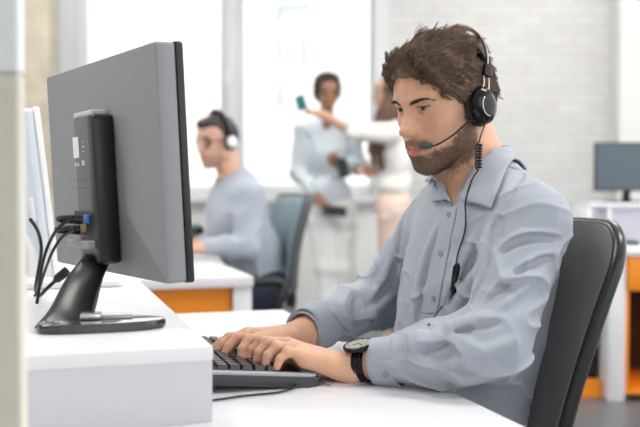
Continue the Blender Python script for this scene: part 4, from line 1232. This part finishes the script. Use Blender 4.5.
# ---------------- seated colleague
H2 = Frame(P(219, 144, 3.88), 40, 9, 0, .95)
d2 = lambda px, py, d: P(px, py, d)
SL2, SR2 = P(249, 196, 3.72), P(232, 196, 4.06)
EL2, ER2 = P(247, 247, 3.66), P(217, 243, 4.10)
WL2, WR2 = P(203, 246, 3.62), P(199, 242, 4.02)
S = Sdf(); head(S, H2, fine=False)
S.cone(H2.w(-.03, 0, -.04), P(232, 181, 3.88), .052, .060, .02)
S.ell(P(243, 218, 3.88), (.09, .13, .16), R3, .05); S.ell(P(254, 262, 3.88), (.09, .12, .13), R3, .05)
S.chain([SL2, EL2, WL2], [.045, .036, .026], .02); S.chain([SR2, ER2, WR2], [.045, .036, .026], .02)
for W_, T_ in ((WL2, P(160, 249, 3.58)), (WR2, P(162, 244, 4.0))): simple_fist(S, W_, T_, (0, 0, 1))
for s in (1, -1):
    h_ = P(262, 284, 3.88)-UV*.09*s; k_ = h_-NV*.42-UV*.03*s; k_[2] = .48; a_ = k_+NV*.04; a_[2] = .09
    S.chain([h_, k_, a_], [.08, .055, .04], .03); S.cone(a_, a_-NV*.12-np.array([0, 0, .04]), .04, .03, .02)
base2 = (.62, .37, .27)
man2 = sdf_obj('person', S, .005, M_skin2, None, lambda V: brow_cols(V, H2, base2, .45), 1)
tag(man2, 'seated man with glasses and headset at the desk behind', 'person')
S = Sdf(); E = lambda c, r, k=.015: S.ell(H2.w(c), np.array(r)*H2.s, H2.R, k)
E((-.004, 0, .050), (.094, .081, .088), 0); E((.050, 0, .098), (.046, .055, .030)); E((-.04, 0, .03), (.055, .078, .07))
strip_hair(S, H2); S.ell(H2.w(.062, .1, -.01), np.array([.05, .05, .06])*.95, H2.R, .01, True); S.ell(H2.w(.062, -.1, -.01), np.array([.05, .05, .06])*.95, H2.R, .01, True)
S.ell(H2.w(0, 0, -.16), (.17, .17, .125), H2.R, .01, True)
S.disp = cloth_disp(.004, 60); S.dmax = .006
sdf_obj('hair', S, .004, M_hair_d, man2)
M_shirt2 = mat('pale_blue_cotton', srgb(168, 176, 188), .8, noise=(600, .04))
S = Sdf()
S.ell(P(237, 216, 3.88), (.135, .185, .19), R3, 0); S.ell(P(254, 258, 3.88), (.128, .175, .16), R3, .06); S.ell(P(262, 285, 3.88), (.13, .175, .10), R3, .05)
for s in (SL2, SR2): S.cone(P(236, 186, 3.88), s, .06, .056, .05)
S.chain([SL2, EL2, EL2+(WL2-EL2)*.9], [.066, .055, .040], .03); S.chain([SR2, ER2, ER2+(WR2-ER2)*.9], [.066, .055, .040], .03)
S.cone(P(234, 180, 3.88), P(227, 169, 3.88), .066, .061, .02)                # collar
S.disp = cloth_disp(.012, 9); S.dmax = .014
S.cone(P(232, 180, 3.87), P(224, 166, 3.87), .055, .062, .006, True)
sdf_obj('shirt', S, .006, M_shirt2, man2)
S = Sdf()
for s in (1, -1):
    h_ = P(262, 286, 3.88)-UV*.09*s; k_ = h_-NV*.42-UV*.03*s; k_[2] = .48; a_ = k_+NV*.04; a_[2] = .10
    S.chain([h_, k_, a_], [.10, .072, .055], .04)
sdf_obj('trousers', S, .008, M_tr, man2)
glasses(H2, 'dark framed eyeglasses of the seated man at the desk behind')
hs2 = empty('headset', H2.w(0, 0, 0), 'headset with white ear cup on the seated man behind', 'headset')
M_wcup = mat('white_cup', srgb(235, 236, 238), .3)
bm = bmesh.new(); add_tube(bm, catmull([H2.w(-.012, .088*math.cos(r), .03+.118*math.sin(r)) for r in np.linspace(-.1, PI+.1, 15)], 3), .010, 10, (1.5, .6)); obj('headband', bm, M_black, hs2, 60)
bm = bmesh.new(); add_tube(bm, catmull([H2.w(-.008, .090*math.cos(r), .03+.1205*math.sin(r)) for r in np.linspace(1.15, 1.65, 8)], 3), .006, 10, (1.7, .5)); obj('headband_mark', bm, mat('red_mark', srgb(214, 60, 66), .4), hs2, 60)
for s in (1, -1):
    M = frame_from(H2.R[:, 1]*s, H2.R[:, 2], H2.w(-.006, s*.082, .004))
    bm = bmesh.new(); add_lathe(bm, [(0, 0), (.031, 0), (.035, .006), (.031, .014), (0, .014)], M, 28); obj('ear_cushion', bm, M_pad, hs2, 50)
    bm = bmesh.new(); add_lathe(bm, [(0, .0142), (.024, .0142), (.025, .020), (.019, .026), (0, .028)], M, 28); obj('ear_cup', bm, M_wcup, hs2, 50)
# his desk
DN1 = .672; DU0, DU1 = 2.86, 4.28
desk2 = empty('desk', D(0, 3.5, 0), 'white desk with orange end panel in front of the seated man', 'desk')
z2 = .722
bm = bmesh.new(); dbox(bm, -.75, DN1, DU0, DU1, z2-.035, z2, .003); obj('desktop', bm, M_white, desk2, 40)
for (n0, n1, z0, z1) in ((DN1-.066, DN1-.004, 0, z2-.0355), (-.72, -.66, 0, z2-.0355)):
    bm = bmesh.new(); dbox(bm, n0, n1, DU0+.01, DU1-.01, z0, z1, .002); obj('leg_panel', bm, M_white, desk2, 40)
M_orange = mat('orange_laminate', srgb(246, 146, 30), .4)
bm = bmesh.new(); dbox(bm, -.659, DN1-.067, DU0+.03, DU0+.05, .04, z2-.036); obj('end_panel', bm, M_orange, desk2)
# things on it
ph = empty('desk_phone', P(203, 236, 4.12)*np.array([1, 1, 0])+np.array([0, 0, z2]), 'dark telephone on the white desk by the seated man', 'telephone')
pc = P(203, 240, 4.12); pc[2] = z2+.0005
M = frame_from((0, 0, 1), NV, pc)
bm = bmesh.new(); add_prism(bm, rrect(.16, .15, .012, 3), M, .085, .010); obj('phone_body', bm, M_black, ph, 40)
bm = bmesh.new(); add_tube(bm, catmull([np.array(M @ Vector((-.03, -.085, .098))), np.array(M @ Vector((-.03, -.06, .110))), np.array(M @ Vector((-.03, .06, .110))), np.array(M @ Vector((-.03, .085, .098)))], 5), .020, 12); obj('handset', bm, mat('handset_teal', srgb(34, 58, 62), .4), ph, 50)
# his chair
ch2 = empty('office_chair', P(268, 320, 3.95)*np.array([1, 1, 0]), 'grey-blue office chair the man with glasses sits on', 'chair', 'office chairs')
nb = lambda p: np.dot(p, NV); ub = lambda p: np.dot(p, UV)
e_near_t, e_near_b = P(314, 198, 3.72), P(297, 282, 3.70)
n_t, n_b, u_n = nb(e_near_t), nb(e_near_b), ub(e_near_b)
bm = bmesh.new(); rw = []
for t in np.linspace(0, 1, 12):
    z = e_near_b[2]-.03+(e_near_t[2]-e_near_b[2]+.03)*t
    wf = (1 if t < .85 else .93+.07*math.sqrt(max(0, 1-((t-.85)/.15)**2)))
    rw.append([D(n_b+(n_t-n_b)*t-.018*math.sin(PI*t)+.03*(1-a*a)-.03, u_n+.235+a*.235*wf, z) for a in np.linspace(-1, 1, 15)])
grid_mesh(bm, rw); b2 = obj('backrest', bm, mat('grey_blue_fabric', srgb(128, 146, 154), .8), ch2, 60); solid(b2, .03, 0)
eg = [r[0] for r in rw]+rw[-1][1:-1]+[r[-1] for r in rw[::-1]]
bm = bmesh.new(); add_tube(bm, [p+NV*.012 for p in eg], .022, 10); obj('back_rim', bm, mat('chair_rim_grey', srgb(78, 84, 88), .5), b2, 60)
sc_ = D(n_b-.19, u_n+.235, 0)
bm = bmesh.new(); add_box(bm, sc_+np.array([0, 0, .46]), (.23, .23, .035), DROT, .02, 3); obj('seat', bm, M_dgrey, ch2, 50)
for s in (-1, 1):
    bm = bmesh.new(); q0 = sc_+UV*s*.24
    add_tube(bm, catmull([q0+np.array([0, 0, .44])+NV*.10, q0+UV*s*.04+NV*.10+np.array([0, 0, .55]), q0+UV*s*.03+NV*.11+np.array([0, 0, .628]), q0+UV*s*.03-NV*.10+np.array([0, 0, .632])], 6), .020, 10); obj('armrest', bm, M_black, ch2, 50)
bm = bmesh.new(); add_tube(bm, [sc_+np.array([0, 0, .08]), sc_+np.array([0, 0, .43])], .028, 14); obj('gas_column', bm, M_black, ch2, 40)
bm = bmesh.new(); add_tube(bm, catmull([sc_+np.array([0, 0, .43]), D(n_b+.02, u_n+.235, .47), D(n_b+.04, u_n+.235, .60)], 5), .024, 12); obj('back_support', bm, M_black, ch2, 50)
star_base(ch2, sc_, .28)
# ---------------- woman with short curly hair
H3 = Frame(P(327.5, 95, 6.02), 98, 4, 0, .92)
q3 = lambda px, py, d=6.0: P(px, py, d)
S = Sdf(); head(S, H3, True, False)
S.cone(H3.w(-.02, 0, -.05), q3(327, 122, 6.06), .045, .050, .02)
S.cone(q3(327, 123, 6.06), q3(327, 124, 5.99), .05, .03, .03)
SR3, SL3 = q3(303, 132, 6.05), q3(351, 132, 6.05); ER3, EL3 = q3(298, 172, 6.08), q3(359, 166, 6.05); WR3, WL3 = q3(317, 196, 5.92), q3(341, 166, 5.83)
S.ell(q3(328, 150, 6.07), (.13, .085, .19), None, .04); S.ell(q3(330, 195, 6.07), (.13, .09, .14), None, .05)
S.chain([SR3, ER3, WR3], [.042, .034, .025], .02); S.chain([SL3, EL3, WL3], [.042, .034, .025], .02)
simple_fist(S, WR3, q3(334, 215, 5.86), (.5, -.6, .6)); simple_fist(S, WL3, q3(331, 154, 5.78), (.2, -.9, .2))
for x0, x1, x2 in ((320, 325, 330), (342, 344, 346)):
    S.chain([q3(x0, 208, 6.07), q3(x1, 268, 6.05), q3(x2, 333, 6.07)], [.075, .05, .035], .03); S.cone(q3(x2, 333, 6.07), q3(x2, 339, 5.90), .036, .028, .02)
base3 = (.36, .18, .11)
w1 = sdf_obj('person', S, .006, M_skin2, None, lambda V: brow_cols(V, H3, base3), 1)
tag(w1, 'standing woman with short curly hair, glasses and white trousers', 'person')
S = Sdf(); E = lambda c, r, k=.015: S.ell(H3.w(c), np.array(r)*H3.s, H3.R, k)
E((-.018, 0, .054), (.105, .104, .106), 0); E((.0, 0, .118), (.085, .085, .045)); E((-.05, 0, .01), (.06, .102, .075))
S.ell(H3.w(.118, 0, -.02), np.array([.066, .085, .105])*.92, H3.R, .01, True); S.ell(H3.w(.02, 0, -.16), (.16, .17, .105), H3.R, .01, True)
S.disp = cloth_disp(.014, 50); S.dmax = .014
sdf_obj('hair', S, .005, M_hair_d, w1)
glasses(H3, 'dark eyeglasses worn by the standing curly-haired woman', .025)
M_blouse = mat('bluish_white_cotton', srgb(204, 214, 222), .8, noise=(300, .03))
S = Sdf()
S.ell(q3(327, 152, 6.07), (.155, .11, .20), None, 0); S.ell(q3(329, 196, 6.07), (.155, .115, .14), None, .06)
for s_ in (SR3, SL3): S.cone(q3(327, 126, 6.07), s_, .060, .055, .05)
S.chain([SR3, ER3, ER3+(WR3-ER3)*.85], [.064, .054, .045], .03); S.chain([SL3, EL3, EL3+(WL3-EL3)*.8], [.064, .054, .045], .03)
S.disp = cloth_disp(.016, 8); S.dmax = .016
S.cone(q3(327, 112, 6.0), q3(328, 136, 5.93), .055, .016, .01, True)
sdf_obj('blouse', S, .007, M_blouse, w1)
M_wt = mat('white_trousers', srgb(234, 236, 237), .8)
def legs(sets, d, par, m_, top, r0=.098):
    S = Sdf(); S.ell(q3(*top, d), (.165, .115, .12), None, 0)
    for x0, x1, x2 in sets: S.chain([q3(x0, 212, d), q3(x1, 268, d-.02), q3(x2, 326, d)], [r0, .072, .055], .03)
    S.disp = cloth_disp(.012, 8, 3); S.dmax = .012
    return sdf_obj('trousers', S, .007, m_, par)
legs(((319, 325, 330), (342, 345, 346)), 6.07, w1, M_wt, (331, 206))
for x2 in (330, 346):
    S = Sdf(); a_ = q3(x2, 337, 6.06); a_[2] = .035; S.cone(a_, a_+np.array([0, -.17, -.008]), .042, .032, 0); sdf_obj('shoe', S, .006, mat('pale_shoe', srgb(220, 214, 206), .4), w1)
def handphone(name, lab, cat, c, z, x, w_=.075, h_=.15, scr=None, m_=None):
    t = empty(name, c, lab, cat); M = frame_from(z, x, c)
    bm = bmesh.new(); add_prism(bm, rrect(h_, w_, .010, 4), M @ Matrix.Translation((0, 0, -.004)), .008, .002); obj('phone_case', bm, m_ or M_black, t, 40)
    bm = bmesh.new(); add_prism(bm, rrect(h_-.012, w_-.008, .006, 4), M @ Matrix.Translation((0, 0, .0041)), .0006); obj('phone_screen', bm, scr or M_screen, t)
handphone('phone', 'black phone held low in the curly-haired woman\'s right hand', 'phone', q3(334.5, 211, 5.80), (.1, -.8, .5), (1, .1, -.1), .075, .16)
handphone('phone', 'dark phone held at the waist of the curly-haired woman', 'phone', q3(343, 168, 5.74), (-.1, -.9, .4), (.25, .1, -1), .07, .14)
# ---------------- woman with long brown hair, arm stretched out
H4 = Frame(P(389, 95, 5.80), 8, 4, 0, .92)
q4 = lambda px, py, d=5.8: P(px, py, d)
S = Sdf(); head(S, H4, True, False)
S.cone(H4.w(-.02, 0, -.05), q4(393, 124, 5.82), .044, .05, .02)
SL4, SR4 = q4(392, 134, 5.64), q4(394, 133, 5.98); EL4, ER4 = q4(353, 132, 5.60), q4(398, 168, 6.03); WL4, WR4 = q4(322, 114, 5.62), q4(376, 170, 5.86)
S.ell(q4(394, 155, 5.82), (.085, .13, .18), None, .04); S.ell(q4(394, 196, 5.82), (.09, .13, .13), None, .05)
S.chain([SL4, EL4, WL4], [.042, .036, .026], .02); S.chain([SR4, ER4, WR4], [.042, .036, .026], .02)
simple_fist(S, WL4, q4(297, 106, 5.60), (-.3, -.1, 1), .0095, .016, np.array([0, .95, .25])); simple_fist(S, WR4, q4(358, 170, 5.74), (-.2, -.8, .3))
for x0, x1, x2, dd in ((392, 391, 397, 5.72), (396, 398, 404, 5.92)):
    S.chain([q4(x0, 208, dd), q4(x1, 268, dd), q4(x2, 331, dd)], [.08, .052, .032], .03); S.cone(q4(x2, 334, dd), q4(x2-14, 342, dd), .030, .024, .02)
base4 = (.60, .36, .26)
w2 = sdf_obj('person', S, .006, M_skin2, None, lambda V: brow_cols(V, H4, base4), 1)
tag(w2, 'standing woman with long brown hair holding out a phone', 'person')
S = Sdf(); E = lambda c, r, k=.015: S.ell(H4.w(c), np.array(r)*H4.s, H4.R, k)
E((-.014, 0, .050), (.100, .088, .094), 0); E((-.05, 0, .0), (.06, .088, .08))
for s in (1, -1): S.chain([H4.w(.000, s*.072, .02), H4.w(.03, s*.085, -.12), H4.w(.100, s*.095, -.25), H4.w(.118, s*.095, -.38), H4.w(.112, s*.095, -.52)], [.045, .045, .042, .036, .018], .03)
S.chain([H4.w(-.07, 0, .0), H4.w(-.09, 0, -.15), H4.w(-.09, 0, -.35)], [.06, .07, .04], .05)
S.ell(H4.w(.118, 0, -.025), np.array([.072, .075, .11])*.92, H4.R, .01, True)
S.disp = cloth_disp(.012, 22); S.dmax = .012
sdf_obj('hair', S, .006, M_hair_b, w2)
M_bl2 = mat('white_blouse', srgb(232, 230, 228), .8, noise=(300, .03))
S = Sdf()
S.ell(q4(394, 155, 5.82), (.118, .165, .19), None, 0); S.ell(q4(393, 186, 5.82), (.118, .16, .10), None, .05)
for s_ in (SL4, SR4): S.cone(q4(395, 128, 5.82), s_, .058, .054, .05)
S.chain([SL4, EL4+(SL4-EL4)*.02], [.062, .066], .03); S.chain([SR4, ER4, ER4+(WR4-ER4)*.7], [.062, .056, .052], .03)
S.disp = cloth_disp(.016, 8, 2); S.dmax = .016
sdf_obj('blouse', S, .007, M_bl2, w2)
S = Sdf(); S.ell(q4(393, 204, 5.82), (.125, .165, .12), None, 0)
for x0, x1, x2, dd in ((392, 391, 397, 5.72), (396, 398, 404, 5.92)): S.chain([q4(x0, 212, dd), q4(x1, 268, dd), q4(x2, 318, dd)], [.10, .070, .052], .03)
S.disp = cloth_disp(.012, 8, 5); S.dmax = .012
sdf_obj('trousers', S, .007, mat('blush_trousers', srgb(222, 200, 188), .8), w2)
for x2, dd in ((397, 5.72), (404, 5.92)):
    S = Sdf(); a_ = q4(x2, 330, dd); S.cone(a_-np.array([.0, 0, 0]), a_+np.array([.0, 0, .022]), .036, .036, 0); b_ = q4(x2-14, 342, dd); b_[2] = .016
    S.cone(np.array([a_[0]+.01, a_[1], .02]), b_, .030, .028, .0)
    sdf_obj('sandal', S, .005, M_black, w2)
handphone('phone', 'small teal phone in the outstretched hand of the long-haired woman', 'phone', q4(301, 103, 5.58), (-.35, -.9, .1), (-.35, .1, 1), .065, .10, mat('teal_screen', srgb(52, 116, 122), .2), mat('teal_case', srgb(30, 92, 92), .4))
# ---------------- desk, monitor and computer at the right
DR = 4.2; xr = lambda px, d=DR: (px-320)/FPX*d
zr = lambda py, d=DR: CAMZ-(py-HOR)/FPX*d
dk3 = empty('desk', (1.6, 4.8, 0), 'white and orange desk at the right behind the charcoal chair', 'desk')
zt3 = zr(250)
bm = bmesh.new(); wbox(bm, xr(560), xr(860), DR, DR+1.5, zt3-.03, zt3, .003); obj('desktop', bm, M_white, dk3, 40)
bm = bmesh.new(); wbox(bm, xr(611), xr(628), DR+.02, DR+.78, 0, zt3-.0305, .002); obj('leg_panel', bm, M_white, dk3, 40)
bm = bmesh.new(); wbox(bm, xr(570), xr(610.5), DR+.10, DR+.70, .06, .085, .002); obj('low_shelf', bm, M_orange, dk3, 40)
bm = bmesh.new(); wbox(bm, xr(570), xr(610.5), DR+.10, DR+.115, .0, .0595, .001); obj('plinth', bm, M_orange, dk3)
bm = bmesh.new(); wbox(bm, xr(598), xr(610.5), DR+.70, DR+.72, .086, zt3-.031, .001); obj('back_panel', bm, M_orange, dk3)
cb = empty('drawer_cabinet', (xr(680), 4.5, 0), 'orange cabinet with open dark niche under the right desk', 'cabinet')
bm = bmesh.new()
x0, x1 = xr(628.5), xr(720); zc0 = zr(292)
for (a, b_, c, d, y1) in ((x0, x1, zc0, zt3-.031, DR+.60), (x0, x0+.018, .03, zc0-.0005, DR+.60), (x1-.018, x1, .03, zc0-.0005, DR+.6), (x0+.0185, x1-.0185, .03, .06, DR+.60)):
    wbox(bm, a, b_, DR+.03, y1, c, d, .002)
obj('cabinet_body', bm, M_orange, cb, 40)
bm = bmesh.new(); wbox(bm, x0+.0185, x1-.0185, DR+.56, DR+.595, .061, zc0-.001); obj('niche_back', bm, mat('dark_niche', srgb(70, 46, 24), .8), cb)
bm = bmesh.new(); wbox(bm, x0+.004, x1-.004, DR+.012, DR+.0295, zc0+.004, zt3-.034, .003); obj('drawer', bm, M_orange, cb, 40)
pcx = empty('computer_tower', (xr(596), DR+.3, .085), 'black computer tower on the low orange shelf', 'computer')
bm = bmesh.new(); wbox(bm, xr(586), xr(608), DR+.14, DR+.52, .0855, zr(316), .006); tw = obj('tower_case', bm, M_black, pcx, 40)
bm = bmesh.new(); add_lathe(bm, [(0, .004), (.012, .004), (.014, 0), (0, 0)], frame_from((0, -1, 0), (1, 0, 0), (xr(601, DR+.14), DR+.1395, zr(345, DR+.14))), 24); obj('power_button', bm, mat('button_grey', srgb(150, 152, 155), .3), tw, 40)
for k in range(3):
    bm = bmesh.new(); wbox(bm, xr(590), xr(605), DR+.136, DR+.1395, zr(322+k*6, DR), zr(324+k*6, DR)); obj('vent_slot', bm, M_dgrey, tw)
# raised shelf box on that desk
DS = 4.95; xs = lambda px: (px-320)/FPX*DS
zs = lambda py: CAMZ-(py-HOR)/FPX*DS
sh = empty('desk_riser', (xs(640), DS, zt3), 'low white shelf box on the right desk under the dark monitor', 'shelf')
M_lav = mat('grey_lavender_panel', srgb(190, 192, 204), .5)
bm = bmesh.new(); wbox(bm, xs(589), xs(760), DS, DS+.36, zs(207), zs(203), .002); obj('top_board', bm, M_white, sh, 40)
for px in (590.5, 610, 700):
    bm = bmesh.new(); wbox(bm, xs(px-1.6), xs(px+1.6), DS+.005, DS+.34, zt3+.0005, zs(207)-.0005, .001); obj('divider', bm, M_white, sh, 40)
bm = bmesh.new(); wbox(bm, xs(592), xs(758), DS+.06, DS+.08, zt3+.0005, zs(207)-.0005); obj('back_panel', bm, M_lav, sh)
m3 = empty('monitor', (xs(632), DS+.2, zs(203)), 'dark flat monitor on the white shelf box at the right edge', 'monitor')
bm = bmesh.new(); wbox(bm, xs(602), xs(682), DS+.13, DS+.16, zs(191), zs(141), .006); obj('bezel', bm, M_black, m3, 40)
bm = bmesh.new(); wbox(bm, xs(603.5), xs(680.5), DS+.1285, DS+.1305, zs(189), zs(143)); obj('screen', bm, mat('blue_grey_screen', srgb(74, 88, 98), .25), m3)
bm = bmesh.new(); add_tube(bm, catmull([(xs(640), DS+.20, zs(203)+.006), (xs(639), DS+.21, zs(197)), (xs(638), DS+.165, zs(188))], 5), .022, 12, (1.5, .6)); obj('neck', bm, M_black, m3, 50)
bm = bmesh.new(); add_prism(bm, rrect(.24, .17, .05, 6), Matrix.Translation((xs(641), DS+.20, zs(203)+.0005)), .010, .003); obj('foot', bm, M_black, m3, 40)
kb3 = empty('keyboard', (xr(590), 4.6, zt3), 'black keyboard on the right desk behind the charcoal chair', 'keyboard')
bm = bmesh.new(); add_box(bm, (xr(598, 4.62), 4.62, zt3+.010), (.20, .07, .009), Matrix.Rotation(.12, 4, 'Z'), .004); obj('keyboard_base', bm, M_black, kb3, 40)
bm = bmesh.new()
for r in range(5):
    for c in range(14): add_box(bm, np.array([xr(598, 4.62), 4.62, zt3+.021])+np.array(Matrix.Rotation(.12, 3, 'Z') @ Vector((-.18+.0277*c, -.05+.025*r, 0))), (.0115, .010, .002), Matrix.Rotation(.12, 4, 'Z'))
obj('keys', bm, M_dgrey, kb3)['kind'] = 'stuff'
# camera and light
cam_d = bpy.data.cameras.new('camera'); cam = bpy.data.objects.new('camera', cam_d); C.objects.link(cam)
cam_d.lens = 50.0; cam_d.sensor_width = 36.0; cam_d.clip_start = .05; cam_d.clip_end = 200
cam.location = (0, 0, CAMZ); cam.rotation_euler = (math.radians(90)-math.atan((213.5-HOR)/FPX), 0, 0)
cam_d.dof.use_dof = True; cam_d.dof.focus_distance = 1.46; cam_d.dof.aperture_fstop = 3.2; cam_d.dof.aperture_blades = 0
SC.camera = cam
w = bpy.data.worlds.new('World'); SC.world = w; w.use_nodes = True
w.node_tree.nodes['Background'].inputs['Color'].default_value = (1, .99, .98, 1)
w.node_tree.nodes['Background'].inputs['Strength'].default_value = 1.75
SC.view_settings.view_transform = 'Standard'; SC.view_settings.look = 'None'
SC.view_settings.gamma = 1; SC.view_settings.exposure = 0.16
SC.view_settings.use_curve_mapping = False
